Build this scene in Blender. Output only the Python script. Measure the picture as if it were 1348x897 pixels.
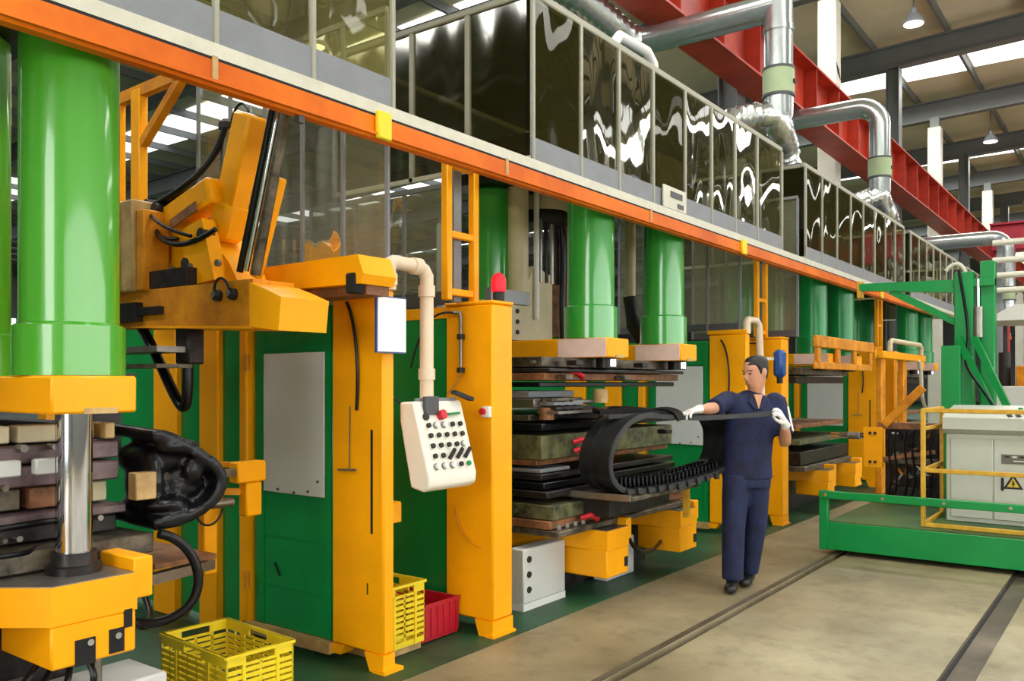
import bpy, bmesh, math, random
from mathutils import Vector, Matrix, noise
random.seed(7)
SC = bpy.context.scene
COL = SC.collection
for o in list(bpy.data.objects):
    bpy.data.objects.remove(o)

# ------------------------------------------------------------------ camera
# world: X runs along the row of presses, Y runs from the aisle into the machines, Z up
ANG = math.radians(36.56)
CA, SA = math.cos(ANG), math.sin(ANG)
cam_d = bpy.data.cameras.new('camera')
cam = bpy.data.objects.new('camera', cam_d)
COL.objects.link(cam)
cam.location = (0, 0, 1.5)
cam.rotation_euler = (math.pi / 2, 0, ANG - math.pi / 2)
cam_d.sensor_width = 36.0
cam_d.lens = 1130 / 1348 * 36.0
cam_d.shift_y = 56.5 / 1348
cam_d.clip_end = 300
SC.camera = cam

# ------------------------------------------------------------------ light
SC.view_settings.view_transform = 'Standard'
SC.view_settings.look = 'None'
SC.view_settings.gamma = 1.0
SC.view_settings.use_curve_mapping = False
SC.view_settings.exposure = 0.0
world = bpy.data.worlds.new('world')
SC.world = world
world.use_nodes = True
world.node_tree.nodes['Background'].inputs[0].default_value = (0.86, 0.93, 1.0, 1)
world.node_tree.nodes['Background'].inputs[1].default_value = 1.0


def area(name, loc, target, sx, sy, power, col=(1, 1, 1)):
    d = bpy.data.lights.new(name, 'AREA')
    d.shape = 'RECTANGLE'
    d.size, d.size_y, d.energy, d.color = sx, sy, power, col
    o = bpy.data.objects.new(name, d)
    COL.objects.link(o)
    o.location = loc
    o.rotation_euler = (Vector(target) - Vector(loc)).to_track_quat('-Z', 'Y').to_euler()
    return o


SKY_X = [-5.4, 4.8, 15.0, 25.2, 35.4, 45.6, 55.8]
for sx in SKY_X:                                            # daylight through the roof lights
    for y0, y1 in ((-13.5, 3.5), (3.5, 20), (20, 50)):
        area('skylight_daylight', (sx, (y0 + y1) / 2, 9.55), (sx, (y0 + y1) / 2, 0), 1.4, y1 - y0,
             (y1 - y0) * 58, (1.0, 0.98, 0.94))
# added fill lights on the aisle side and at the unseen gable behind the camera
area('aisle_fill', (8, -9.6, 3.0), (8, 4, 2.0), 34, 3.0, 950, (1.0, 0.97, 0.92))
area('gable_fill', (-9.6, -0.6, 2.9), (4, 1.6, 1.7), 4.6, 5.0, 430, (1.0, 0.97, 0.92))


# ------------------------------------------------------------------ materials
def srgb(r, g, b):
    def f(c):
        c /= 255.0
        return c / 12.92 if c <= 0.04045 else ((c + 0.055) / 1.055) ** 2.4
    return (f(r), f(g), f(b), 1)


def mat(name, rgb, rough=0.5, metal=0.0, var=0.12, scale=6.0, bump=0.0, dark=None, coat=0.0, bscale=None, spec=0.5):
    m = bpy.data.materials.new(name)
    m.use_nodes = True
    nt = m.node_tree
    b = nt.nodes['Principled BSDF']
    b.inputs['Roughness'].default_value = rough
    b.inputs['Metallic'].default_value = metal
    b.inputs['Coat Weight'].default_value = coat
    b.inputs['Coat Roughness'].default_value = 0.07
    b.inputs['Specular IOR Level'].default_value = spec
    c = srgb(*rgb)
    tc = nt.nodes.new('ShaderNodeTexCoord')
    n = nt.nodes.new('ShaderNodeTexNoise')
    n.inputs['Scale'].default_value = scale
    n.inputs['Detail'].default_value = 5
    n.inputs['Roughness'].default_value = 0.65
    nt.links.new(tc.outputs['Object'], n.inputs['Vector'])
    rmp = nt.nodes.new('ShaderNodeValToRGB')
    d = srgb(*dark) if dark else tuple(x * (1 - var) for x in c[:3]) + (1,)
    rmp.color_ramp.elements[0].color = d
    rmp.color_ramp.elements[1].color = c
    rmp.color_ramp.elements[0].position = 0.34
    rmp.color_ramp.elements[1].position = 0.62
    nt.links.new(n.outputs['Fac'], rmp.inputs['Fac'])
    nt.links.new(rmp.outputs['Color'], b.inputs['Base Color'])
    if bump:
        n2 = nt.nodes.new('ShaderNodeTexNoise')
        n2.inputs['Scale'].default_value = bscale or scale * 4
        n2.inputs['Detail'].default_value = 4
        nt.links.new(tc.outputs['Object'], n2.inputs['Vector'])
        bp = nt.nodes.new('ShaderNodeBump')
        bp.inputs['Strength'].default_value = bump
        bp.inputs['Distance'].default_value = 0.01
        nt.links.new(n2.outputs['Fac'], bp.inputs['Height'])
        nt.links.new(bp.outputs['Normal'], b.inputs['Normal'])
    return m


def emis(name, rgb, strength):
    m = bpy.data.materials.new(name)
    m.use_nodes = True
    b = m.node_tree.nodes['Principled BSDF']
    b.inputs['Base Color'].default_value = srgb(*rgb)
    b.inputs['Emission Color'].default_value = srgb(*rgb)
    b.inputs['Emission Strength'].default_value = strength
    return m


def pvc(name, tint, gloss, rough=0.05, veil=0.0, veilc=(200, 205, 190), fres=0.5):
    """flexible clear curtain: tinted transparency with a glossy sheet reflection"""
    m = bpy.data.materials.new(name)
    m.use_nodes = True
    nt = m.node_tree
    nt.nodes.remove(nt.nodes['Principled BSDF'])
    out = nt.nodes['Material Output']
    tr = nt.nodes.new('ShaderNodeBsdfTransparent')
    tr.inputs[0].default_value = tuple(tint) + (1,)
    gl = nt.nodes.new('ShaderNodeBsdfGlossy')
    gl.inputs['Roughness'].default_value = rough
    gl.inputs['Color'].default_value = (0.95, 0.95, 0.88, 1)
    df = nt.nodes.new('ShaderNodeBsdfDiffuse')
    df.inputs[0].default_value = srgb(*veilc)
    mx0 = nt.nodes.new('ShaderNodeMixShader')
    mx0.inputs[0].default_value = veil
    nt.links.new(tr.outputs[0], mx0.inputs[1])
    nt.links.new(df.outputs[0], mx0.inputs[2])
    fr = nt.nodes.new('ShaderNodeFresnel')
    fr.inputs[0].default_value = 1.45
    mul = nt.nodes.new('ShaderNodeMath')
    mul.operation = 'MULTIPLY_ADD'
    mul.inputs[1].default_value = fres
    mul.inputs[2].default_value = gloss
    nt.links.new(fr.outputs[0], mul.inputs[0])
    mx = nt.nodes.new('ShaderNodeMixShader')
    nt.links.new(mul.outputs[0], mx.inputs[0])
    nt.links.new(mx0.outputs[0], mx.inputs[1])
    nt.links.new(gl.outputs[0], mx.inputs[2])
    nt.links.new(mx.outputs[0], out.inputs[0])
    return m


MT = dict(
    yellow=mat('yellow_paint', (255, 172, 0), 0.42, var=0.10, scale=2.5, bump=0.03, coat=0.04, spec=0.28),
    yellow_dull=mat('worn_yellow_paint', (228, 150, 20), 0.5, dark=(186, 112, 18), scale=5, bump=0.06, spec=0.3),
    orange=mat('orange_paint', (224, 116, 2), 0.45, dark=(190, 82, 4), scale=1.1, bump=0.04, spec=0.25),
    green=mat('green_paint', (2, 138, 64), 0.30, var=0.18, scale=1.8, bump=0.03, coat=0.12, spec=0.4),
    lime=mat('lime_green_paint', (72, 162, 34), 0.30, var=0.06, scale=2.0, coat=0.8),
    green2=mat('mid_green_paint', (46, 154, 50), 0.28, var=0.08, scale=2.0, coat=0.8),
    grey=mat('grey_sheet', (126, 130, 134), 0.55, var=0.12),
    dgrey=mat('dark_grey_steel', (84, 86, 88), 0.5, var=0.2, metal=0.3),
    white=mat('white_paint', (226, 228, 224), 0.45, var=0.05),
    panel=mat('pale_grey_panel', (206, 210, 206), 0.4, var=0.04),
    offwhite=mat('off_white_rail', (206, 204, 186), 0.5, var=0.12, scale=9),
    postc=mat('curtain_post_grey', (158, 157, 140), 0.5, var=0.1),
    cream=mat('cream_paint', (206, 196, 160), 0.45, var=0.14, scale=5),
    pipe=mat('beige_pipe', (226, 206, 178), 0.42, var=0.08),
    ivory=mat('ivory_case', (232, 228, 214), 0.35, var=0.04),
    chrome=mat('chrome', (214, 216, 224), 0.07, metal=1.0, var=0.02),
    steel=mat('bare_steel', (150, 146, 138), 0.38, metal=0.85, var=0.25, scale=12, bump=0.05),
    galv=mat('galvanised_sheet', (196, 204, 202), 0.26, metal=0.85, var=0.16, scale=14),
    foil=mat('aluminium_flex', (214, 218, 214), 0.22, metal=0.9, var=0.12, scale=22, bump=0.25),
    dampg=mat('pale_green_band', (164, 182, 140), 0.5, var=0.1),
    black=mat('black_rubber', (9, 10, 15), 0.30, var=0.3, scale=9, bump=0.1, spec=0.35),
    track=mat('grey_black_track_rubber', (40, 43, 42), 0.42, dark=(11, 12, 15), scale=7, bump=0.15),
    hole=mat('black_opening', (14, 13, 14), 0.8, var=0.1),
    mould=mat('oily_mould_steel', (112, 102, 84), 0.42, metal=0.3, dark=(40, 35, 28), scale=9, bump=0.12),
    mould_d=mat('dark_mould_steel', (52, 46, 44), 0.38, metal=0.4, dark=(14, 12, 12), scale=8, bump=0.15),
    mould_p=mat('purple_grey_mould_steel', (116, 98, 98), 0.45, metal=0.3, dark=(74, 60, 62), scale=8, bump=0.12),
    mould_g=mat('green_stained_mould', (104, 104, 66), 0.6, dark=(34, 44, 26), scale=11, bump=0.2),
    mould_b=mat('brown_mould_insulation', (150, 98, 58), 0.6, dark=(92, 58, 34), scale=10, bump=0.1),
    tan=mat('tan_block', (200, 168, 112), 0.55, dark=(160, 126, 74), scale=7),
    red=mat('red_paint', (206, 24, 40), 0.45, var=0.2),
    redlamp=emis('red_lamp_glass', (235, 18, 40), 0.5),
    crane=mat('red_crane_paint', (184, 52, 18), 0.5, dark=(142, 32, 12), scale=1.5, bump=0.03),
    crimson=mat('crimson_paint', (168, 24, 46), 0.5, var=0.2),
    glare=mat('pale_pink_glare', (238, 206, 192), 0.3, var=0.12, scale=9, coat=0.3),  # reflection on the beam sides, put into a pale colour
    pvc=pvc('olive_tinted_curtain', (0.46, 0.45, 0.25), 0.0, 0.03, 0.10, (112, 106, 54), 0.3),
    pvc_dk=pvc('dark_olive_curtain', (0.40, 0.39, 0.22), 0.0, 0.06, 0.05, (120, 112, 60), 0.1),
    pvc_lt=pvc('yellowed_curtain', (0.74, 0.71, 0.44), 0.0, 0.03, 0.22, (150, 142, 84)),
    pvc_cl=pvc('clear_curtain', (0.82, 0.84, 0.76), 0.03, 0.04, 0.30, (172, 172, 142)),
    roof=mat('roof_sheet', (222, 214, 184), 0.7, var=0.16, scale=0.6),
    rafter=mat('grey_rafter_paint', (112, 116, 114), 0.55, var=0.15, scale=1.0),
    colw=mat('white_column_paint', (196, 194, 178), 0.55, var=0.12, scale=2),
    skyl=emis('skylight_sheet', (250, 252, 255), 2.2),
    wall=mat('hall_wall_sheet', (126, 128, 120), 0.7, var=0.12, scale=0.8),
    glowp=emis('glowing_pane_sheet', (240, 246, 255), 1.6),
    lampe=emis('lamp_glow', (255, 246, 225), 6.0),
    sheetw=mat('white_printed_sheet', (240, 242, 246), 0.4, var=0.03),
    blue=mat('blue_plastic', (28, 78, 150), 0.4, var=0.25, scale=9),
    bluef=mat('blue_edge', (40, 70, 140), 0.4),
    yplas=mat('yellow_crate_plastic', (238, 212, 32), 0.45, var=0.12, scale=5),
    rplas=mat('red_crate_plastic', (190, 22, 44), 0.45, var=0.22, scale=5),
    navy=mat('navy_work_cloth', (21, 33, 74), 0.8, dark=(9, 14, 40), scale=10, bump=0.3, bscale=16),
    navy2=mat('navy_trouser_cloth', (24, 36, 76), 0.8, dark=(11, 17, 44), scale=8, bump=0.3, bscale=14),
    skin=mat('skin', (206, 148, 116), 0.55, var=0.12, scale=9),
    hair=mat('dark_hair', (16, 13, 12), 0.5, var=0.3, scale=30, bump=0.4, bscale=80),
    glove=mat('white_cotton_glove', (226, 224, 218), 0.9, var=0.1, scale=30, bump=0.3, bscale=90),
    shoe=mat('black_shoe', (20, 20, 22), 0.4),
    wcloth=mat('white_cloth', (232, 232, 228), 0.85, var=0.06),
    cons=mat('console_grey_paint', (184, 188, 174), 0.42, var=0.05, scale=3),
    plate=mat('engraved_plate', (104, 100, 92), 0.4, metal=0.4),
    sign_y=mat('warning_yellow', (206, 176, 50), 0.5),
    ink=mat('black_ink', (24, 22, 20), 0.6),
    yrail=mat('guard_rail_yellow', (214, 170, 44), 0.45, dark=(186, 136, 30), scale=9),
)


def concrete(name, base, dark, stain, scale):
    m = bpy.data.materials.new(name)
    m.use_nodes = True
    nt = m.node_tree
    b = nt.nodes['Principled BSDF']
    tc = nt.nodes.new('ShaderNodeTexCoord')

    def nz(sc, det, r=0.6):
        n = nt.nodes.new('ShaderNodeTexNoise')
        n.inputs['Scale'].default_value = sc
        n.inputs['Detail'].default_value = det
        n.inputs['Roughness'].default_value = r
        nt.links.new(tc.outputs['Object'], n.inputs['Vector'])
        return n
    n1, n2, n3 = nz(scale, 6), nz(scale * 7, 6, 0.7), nz(scale * 0.45, 3)

    def ramp(n, p0, c0, p1, c1):
        r = nt.nodes.new('ShaderNodeValToRGB')
        r.color_ramp.elements[0].position, r.color_ramp.elements[1].position = p0, p1
        r.color_ramp.elements[0].color, r.color_ramp.elements[1].color = c0, c1
        nt.links.new(n.outputs['Fac'], r.inputs['Fac'])
        return r
    r1 = ramp(n1, 0.3, srgb(*dark), 0.7, srgb(*base))
    r2 = ramp(n2, 0.28, (0.45, 0.43, 0.4, 1), 0.5, (1, 1, 1, 1))
    r3 = ramp(n3, 0.45, srgb(*stain), 0.7, (1, 1, 1, 1))

    def mul(a, bb, f):
        x = nt.nodes.new('ShaderNodeMix')
        x.data_type = 'RGBA'
        x.blend_type = 'MULTIPLY'
        x.inputs['Factor'].default_value = f
        nt.links.new(a, x.inputs['A'])
        nt.links.new(bb, x.inputs['B'])
        return x.outputs['Result']
    c = mul(mul(r1.outputs[0], r2.outputs[0], 0.6), r3.outputs[0], 0.7)
    nt.links.new(c, b.inputs['Base Color'])
    b.inputs['Roughness'].default_value = 0.5
    bp = nt.nodes.new('ShaderNodeBump')
    bp.inputs['Strength'].default_value = 0.15
    bp.inputs['Distance'].default_value = 0.01
    nt.links.new(n2.outputs['Fac'], bp.inputs['Height'])
    nt.links.new(bp.outputs['Normal'], b.inputs['Normal'])
    return m


MT['concrete'] = concrete('aisle_concrete', (186, 178, 146), (118, 110, 84), (176, 160, 130), 0.8)
MT['greenfloor'] = concrete('green_floor_paint', (44, 104, 66), (26, 72, 46), (120, 120, 90), 1.6)
MT['groove'] = concrete('groove_filler', (116, 106, 88), (84, 76, 60), (150, 140, 120), 3.0)


# ------------------------------------------------------------------ mesh helpers
class MB:
    def __init__(s):
        s.v, s.f = [], []

    def add(s, vs, fs):
        b = len(s.v)
        s.v += [tuple(x) for x in vs]
        s.f += [tuple(b + i for i in q) for q in fs]
        return s

    def box(s, lo, hi, bev=0.0, M=None):
        lo = [min(a, b) for a, b in zip(lo, hi)] if True else lo
        hi2 = hi
        x0, y0, z0 = lo
        x1, y1, z1 = [max(a, b) for a, b in zip(lo, hi2)]
        c = Vector(((x0 + x1) / 2, (y0 + y1) / 2, (z0 + z1) / 2))
        h = ((x1 - x0) / 2, (y1 - y0) / 2, (z1 - z0) / 2)
        return s.obox(c, h, None, bev)

    def obox(s, c, h, R=None, bev=0.0):
        """box of half sizes h about c, turned by the 3x3 matrix R, edges chamfered by bev"""
        R = R or Matrix.Identity(3)
        c = Vector(c)
        bev = min(bev, min(h) * 0.6)
        vs, fs = [], []
        if bev <= 0:
            for sx in (-1, 1):
                for sy in (-1, 1):
                    for sz in (-1, 1):
                        vs.append(c + R @ Vector((sx * h[0], sy * h[1], sz * h[2])))
            fs = [(0, 1, 3, 2), (4, 6, 7, 5), (0, 4, 5, 1), (2, 3, 7, 6), (0, 2, 6, 4), (1, 5, 7, 3)]
            return s.add(vs, fs)
        idx = {}
        for sx in (-1, 1):
            for sy in (-1, 1):
                for sz in (-1, 1):
                    for ax in range(3):
                        p = [sx * (h[0] - bev), sy * (h[1] - bev), sz * (h[2] - bev)]
                        p[ax] = (sx, sy, sz)[ax] * h[ax]
                        idx[(sx, sy, sz, ax)] = len(vs)
                        vs.append(c + R @ Vector(p))

        def I(ax, sg):
            o = [0, 0, 0, ax]
            o[ax] = sg
            return o
        for ax in range(3):
            a, b = [i for i in range(3) if i != ax]
            for sg in (-1, 1):
                q = []
                for sa, sb in ((-1, -1), (1, -1), (1, 1), (-1, 1)):
                    k = [0, 0, 0]
                    k[ax], k[a], k[b] = sg, sa, sb
                    q.append(idx[(k[0], k[1], k[2], ax)])
                fs.append(tuple(q))
        for ax in range(3):
            a, b = [i for i in range(3) if i != ax]
            for sa in (-1, 1):
                for sb in (-1, 1):
                    k0, k1 = [0, 0, 0], [0, 0, 0]
                    k0[ax], k1[ax] = -1, 1
                    k0[a] = k1[a] = sa
                    k0[b] = k1[b] = sb
                    fs.append((idx[(*k0, a)], idx[(*k1, a)], idx[(*k1, b)], idx[(*k0, b)]))
        for sx in (-1, 1):
            for sy in (-1, 1):
                for sz in (-1, 1):
                    fs.append(tuple(idx[(sx, sy, sz, ax)] for ax in range(3)))
        return s.add(vs, fs)

    def bar(s, a, b, w, h, bev=0.0, up=(0, 0, 1)):
        """rectangular bar from a to b, w wide (sideways) and h high"""
        a, b = Vector(a), Vector(b)
        d = (b - a)
        L = d.length
        z = d.normalized()
        u = Vector(up)
        x = z.cross(u)
        if x.length < 1e-4:
            x = z.cross(Vector((1, 0, 0)))
        x.normalize()
        y = x.cross(z)
        R = Matrix((x, y, z)).transposed()
        return s.obox((a + b) / 2, (w / 2, h / 2, L / 2), R, bev)

    def tube(s, path, r, n=12, caps=True):
        path = [Vector(p) for p in path]
        rs = r if isinstance(r, (list, tuple)) else [r] * len(path)
        rings = []
        prev = None
        for i, p in enumerate(path):
            if i == 0:
                t = path[1] - p
            elif i == len(path) - 1:
                t = p - path[-2]
            else:
                t = (path[i + 1] - p).normalized() + (p - path[i - 1]).normalized()
            t.normalize()
            if prev is None:
                x = t.cross(Vector((0, 0, 1)))
                if x.length < 1e-3:
                    x = t.cross(Vector((1, 0, 0)))
            else:
                x = prev - t * prev.dot(t)
            x.normalize()
            prev = x
            y = t.cross(x)
            rings.append([p + (x * math.cos(2 * math.pi * k / n) + y * math.sin(2 * math.pi * k / n)) * rs[i] for k in range(n)])
        vs = [q for g in rings for q in g]
        fs = []
        for i in range(len(rings) - 1):
            for k in range(n):
                a, b = i * n + k, i * n + (k + 1) % n
                fs.append((a, b, b + n, a + n))
        if caps:
            fs.append(tuple(range(n))[::-1])
            fs.append(tuple(len(vs) - n + k for k in range(n)))
        return s.add(vs, fs)

    def cyl(s, a, b, r, r2=None, n=20):
        return s.tube([a, b], [r, r if r2 is None else r2], n)

    def lathe(s, c, prof, n=32, axis=None):
        """profile of (radius, height) about c along axis (z by default)"""
        c = Vector(c)
        z = Vector(axis).normalized() if axis else Vector((0, 0, 1))
        x = z.cross(Vector((0, 1, 0)))
        if x.length < 1e-3:
            x = Vector((1, 0, 0))
        x.normalize()
        y = z.cross(x)
        vs, fs = [], []
        for r, h in prof:
            for k in range(n):
                a = 2 * math.pi * k / n
                vs.append(c + z * h + (x * math.cos(a) + y * math.sin(a)) * r)
        for i in range(len(prof) - 1):
            for k in range(n):
                a, b = i * n + k, i * n + (k + 1) % n
                fs.append((a, b, b + n, a + n))
        fs.append(tuple(range(n))[::-1])
        fs.append(tuple(len(vs) - n + k for k in range(n)))
        return s.add(vs, fs)

    def prism(s, poly, ax, a, b):
        """polygon (2D points in the other two axes, in order) pushed along axis ax from a to b"""
        n = len(poly)

        def mk(p, t):
            q = [0, 0, 0]
            o = [i for i in range(3) if i != ax]
            q[ax], q[o[0]], q[o[1]] = t, p[0], p[1]
            return q
        vs = [mk(p, a) for p in poly] + [mk(p, b) for p in poly]
        fs = [tuple(range(n))[::-1], tuple(range(n, 2 * n))]
        fs += [(i, (i + 1) % n, n + (i + 1) % n, n + i) for i in range(n)]
        return s.add(vs, fs)

    def sphere(s, c, r, n=16):
        c = Vector(c)
        r = Vector(r) if isinstance(r, (tuple, list)) else Vector((r, r, r))
        m = n // 2
        vs = [c + Vector((0, 0, -r.z))]
        for i in range(1, m):
            t = -math.pi / 2 + math.pi * i / m
            for k in range(n):
                a = 2 * math.pi * k / n
                vs.append(c + Vector((r.x * math.cos(t) * math.cos(a), r.y * math.cos(t) * math.sin(a), r.z * math.sin(t))))
        vs.append(c + Vector((0, 0, r.z)))
        fs = [(0, 1 + (k + 1) % n, 1 + k) for k in range(n)]
        for i in range(m - 2):
            for k in range(n):
                a, b = 1 + i * n + k, 1 + i * n + (k + 1) % n
                fs.append((a, b, b + n, a + n))
        t = len(vs) - 1
        fs += [(t, t - n + k, t - n + (k + 1) % n) for k in range(n)]
        return s.add(vs, fs)

    def build(s, name, m, parent=None, angle=38):
        xs, ys, zs = zip(*s.v)
        org = Vector(((min(xs) + max(xs)) / 2, (min(ys) + max(ys)) / 2, min(zs)))
        me = bpy.data.meshes.new(name)
        me.from_pydata([tuple(Vector(p) - org) for p in s.v], [], s.f)
        bm = bmesh.new()
        bm.from_mesh(me)
        bmesh.ops.recalc_face_normals(bm, faces=bm.faces)
        bm.to_mesh(me)
        bm.free()
        me.polygons.foreach_set('use_smooth', [True] * len(me.polygons))
        me.set_sharp_from_angle(angle=math.radians(angle))
        me.materials.append(MT[m] if isinstance(m, str) else m)
        return link(name, me, org, parent)


WORG = {}


def link(name, me, org, parent=None):
    o = bpy.data.objects.new(name, me)
    COL.objects.link(o)
    org = Vector(org)
    if parent is not None:
        o.parent = parent
        o.location = org - WORG[parent.name]
    else:
        o.location = org
    WORG[o.name] = org
    return o


def tag(o, label=None, cat=None, group=None, kind=None):
    if label:
        o['label'] = label
    if cat:
        o['category'] = cat
    if group:
        o['group'] = group
    if kind:
        o['kind'] = kind
    return o


def thing(name, loc, label, cat, group=None):
    o = bpy.data.objects.new(name, None)
    o.empty_display_size = 0.1
    COL.objects.link(o)
    o.location = loc
    WORG[o.name] = Vector(loc)
    return tag(o, label, cat, group)


def inst(src, loc, parent=None, name=None):
    """another object on the same mesh, its origin at the world point loc"""
    return link(name or src.name.split('.')[0], src.data, loc, parent)


def copy_tree(o, off, parent=None):
    c = o.copy()
    COL.objects.link(c)
    WORG[c.name] = WORG[o.name] + Vector(off)
    c.parent = parent
    if parent is None:
        c.location = WORG[c.name]
    for ch in list(o.children):
        copy_tree(ch, off, c)
    return c


def arc(c, r, a0, a1, u, v, n=8):
    c, u, v = Vector(c), Vector(u), Vector(v)
    return [c + u * r * math.cos(a0 + (a1 - a0) * i / n) + v * r * math.sin(a0 + (a1 - a0) * i / n) for i in range(n + 1)]


def bez(p0, p1, p2, p3, n=14):
    p0, p1, p2, p3 = map(Vector, (p0, p1, p2, p3))
    r = []
    for i in range(n + 1):
        t = i / n
        r.append(p0 * (1 - t) ** 3 + p1 * 3 * t * (1 - t) ** 2 + p2 * 3 * t * t * (1 - t) + p3 * t ** 3)
    return r


def wavy_pane(name, o, u, w, h, amp, seed, m, parent, nu=10, nv=14):
    """hanging flexible sheet of width w along the unit vector u and height h above o"""
    o, u = Vector(o), Vector(u)
    nrm = u.cross(Vector((0, 0, 1)))
    vs, fs = [], []
    for j in range(nv + 1):
        for i in range(nu + 1):
            a, b = i / nu, j / nv
            e = math.sin(math.pi * a) ** 0.5
            d = amp * e * (noise.noise(Vector((a * 1.6 + seed, b * 2.2, seed * 1.7))) +
                           0.55 * noise.noise(Vector((a * 4.2 + seed * 3, b * 1.6, 7 + seed))))
            vs.append(o + u * (w * a) + Vector((0, 0, h * b)) + nrm * d)
    for j in range(nv):
        for i in range(nu):
            k = j * (nu + 1) + i
            fs.append((k, k + 1, k + nu + 2, k + nu + 1))
    mb = MB()
    mb.add(vs, fs)
    ob = mb.build(name, m, parent, angle=180)
    return ob

# ================================================================== SETTING
X0, X1, Y0, Y1 = -10.0, 78.0, -10.0, 52.0
G1a, G1b = 2.14, 2.20          # narrow cart rail slot
G2a, G2b = 0.70, 0.86          # wide cart rail slot
mb = MB()
for ya, yb in ((Y0, G2a), (G2b, G1a), (G1b, 3.02)):
    mb.box((X0, ya, -0.25), (X1, yb, 0.0))
fl = tag(mb.build('floor', 'concrete'), kind='structure')
MB().box((X0, G1a, -0.25), (X1, G1b, -0.035)).build('rail_slot_bed', 'groove', fl)
MB().box((X0, G2a, -0.25), (X1, G2b, -0.012)).build('rail_slot_bed', 'groove', fl)
MB().box((X0, G1b + 0.012, 0.0), (X1, G1b + 0.05, 0.006)).build('slot_edge_bar', 'groove', fl)
MB().box((X0, G2b - 0.03, -0.012), (X1, G2b - 0.012, -0.002)).build('slot_edge_bar', 'hole', fl)
tag(MB().box((X0, 3.02, -0.25), (X1, Y1, 0.004)).build('floor_painted', 'greenfloor'), kind='structure')


def roofz(y):
    return 9.25 - 0.035 * (y - 4)


ceil = tag(MB().add([(X0, Y0, roofz(Y0) + .78), (X1, Y0, roofz(Y0) + .78), (X1, Y1, roofz(Y1) + .78), (X0, Y1, roofz(Y1) + .78),
                     (X0, Y0, roofz(Y0) + .83), (X1, Y0, roofz(Y0) + .83), (X1, Y1, roofz(Y1) + .83), (X0, Y1, roofz(Y1) + .83)],
                    [(0, 1, 2, 3), (4, 5, 6, 7), (0, 1, 5, 4), (1, 2, 6, 5), (2, 3, 7, 6), (3, 0, 4, 7)]).build('ceiling', 'roof'), kind='structure')
rafter = None
for i in range(17):                              # dark I-section rafters across the hall
    x = -8.1 + 5.1 * i
    if rafter is None:
        mb = MB()
        for zo, hw, hh in ((0.02, 0.13, 0.02), (0.54, 0.13, 0.02), (0.28, 0.015, 0.25)):
            vs = []
            for y in (Y0 + .05, Y1 - .05):
                for sx, sz in ((-1, -1), (1, -1), (1, 1), (-1, 1)):
                    vs.append((x + sx * hw, y, roofz(y) + zo + sz * hh))
            mb.add(vs, [(0, 1, 2, 3), (4, 5, 6, 7), (0, 1, 5, 4), (1, 2, 6, 5), (2, 3, 7, 6), (3, 0, 4, 7)])
        rafter = mb.build('rafter', 'rafter', ceil)
        r0 = WORG[rafter.name].copy()
    else:
        inst(rafter, r0 + Vector((5.1 * i, 0, 0)), ceil)
purlin = None
NP = 37
for i in range(NP):                              # purlins along the hall
    y = Y0 + 0.4 + i * 1.68
    z = roofz(y) + 0.57
    if purlin is None:
        purlin = MB().box((X0 + .05, y - 0.035, z), (X1 - .05, y + 0.035, z + 0.19)).build('purlin', 'rafter', ceil)
        p0 = WORG[purlin.name].copy()
        py0, pz0 = y, z
    else:
        inst(purlin, p0 + Vector((0, y - py0, z - pz0)), ceil)
pane = None
for sx in SKY_X:
    for i in range(NP - 1):
        y = Y0 + 0.4 + (i + 0.5) * 1.68
        if y < -1 and sx < 20 or y > 49:
            continue
        z = roofz(y) + 0.735
        if pane is None:
            pane = MB().box((sx - 0.75, y - 0.76, z), (sx + 0.75, y + 0.76, z + 0.03)).build('skylight_pane', 'skyl', ceil)
            q0 = WORG[pane.name] - Vector((sx, y, z))
        else:
            inst(pane, q0 + Vector((sx, y, z)), ceil)
lampd = None
for lx, ly in ((8, 3.7), (18.2, 3.7), (28.4, 3.7), (38.6, 3.7), (18.2, 11), (28.4, 11), (12, 14), (22, 22)):
    z = 8.55
    lp = thing('high_bay_lamp', (lx, ly, z), 'round high bay lamp hanging on a rod below the hall roof', 'lamp', 'high bay lamps under the roof')
    MB().lathe((lx, ly, z), [(0.2, 0), (0.21, 0.02), (0.12, 0.16), (0.06, 0.2), (0.05, 0.3)], 20).build('lamp_shade', 'grey', lp)
    MB().cyl((lx, ly, z - 0.012), (lx, ly, z + 0.0), 0.18).build('lamp_glass', 'lampe', lp)
    MB().cyl((lx, ly, z + 0.3), (lx, ly, roofz(ly) + 0.6), 0.012, n=8).build('hanging_rod', 'dgrey', lp)

wb = tag(MB().box((X0, Y1, 0), (X1, Y1 + .2, roofz(Y1) + .8)).build('wall_back', 'wall'), kind='structure')
tag(MB().box((X1, Y0, 0), (X1 + .2, Y1, 10.4)).build('wall_far', 'wall'), kind='structure')
wf = tag(MB().box((X0, Y0 - .2, 0), (X1, Y0, 10.4)).build('wall_aisle', 'wall'), kind='structure')
wl = tag(MB().box((X0 - .2, Y0, 0), (X0, Y1, 10.4)).build('wall_gable', 'wall'), kind='structure')
for i in range(14):
    MB().box((-8 + i * 2.45, Y0 + .01, 1.5), (-8 + i * 2.45 + 2.2, Y0 + .05, 4.5)).build('glowing_pane', 'glowp', wf)  # unseen glowing panes added with the aisle fill light
for i in range(2):
    MB().box((X0 + .01, -3.0 + i * 2.4, .3), (X0 + .05, -3.0 + i * 2.4 + 2.3, 5.6)).build('glowing_pane', 'glowp', wl)  # gable panes are added glow to go with the fill light there
for i in range(26):
    MB().box((2 + i * 2.6, Y1 - .05, 3.2), (2 + i * 2.6 + 2.3, Y1 - .01, 5.2)).build('glowing_pane', 'glowp', wb)


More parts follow.
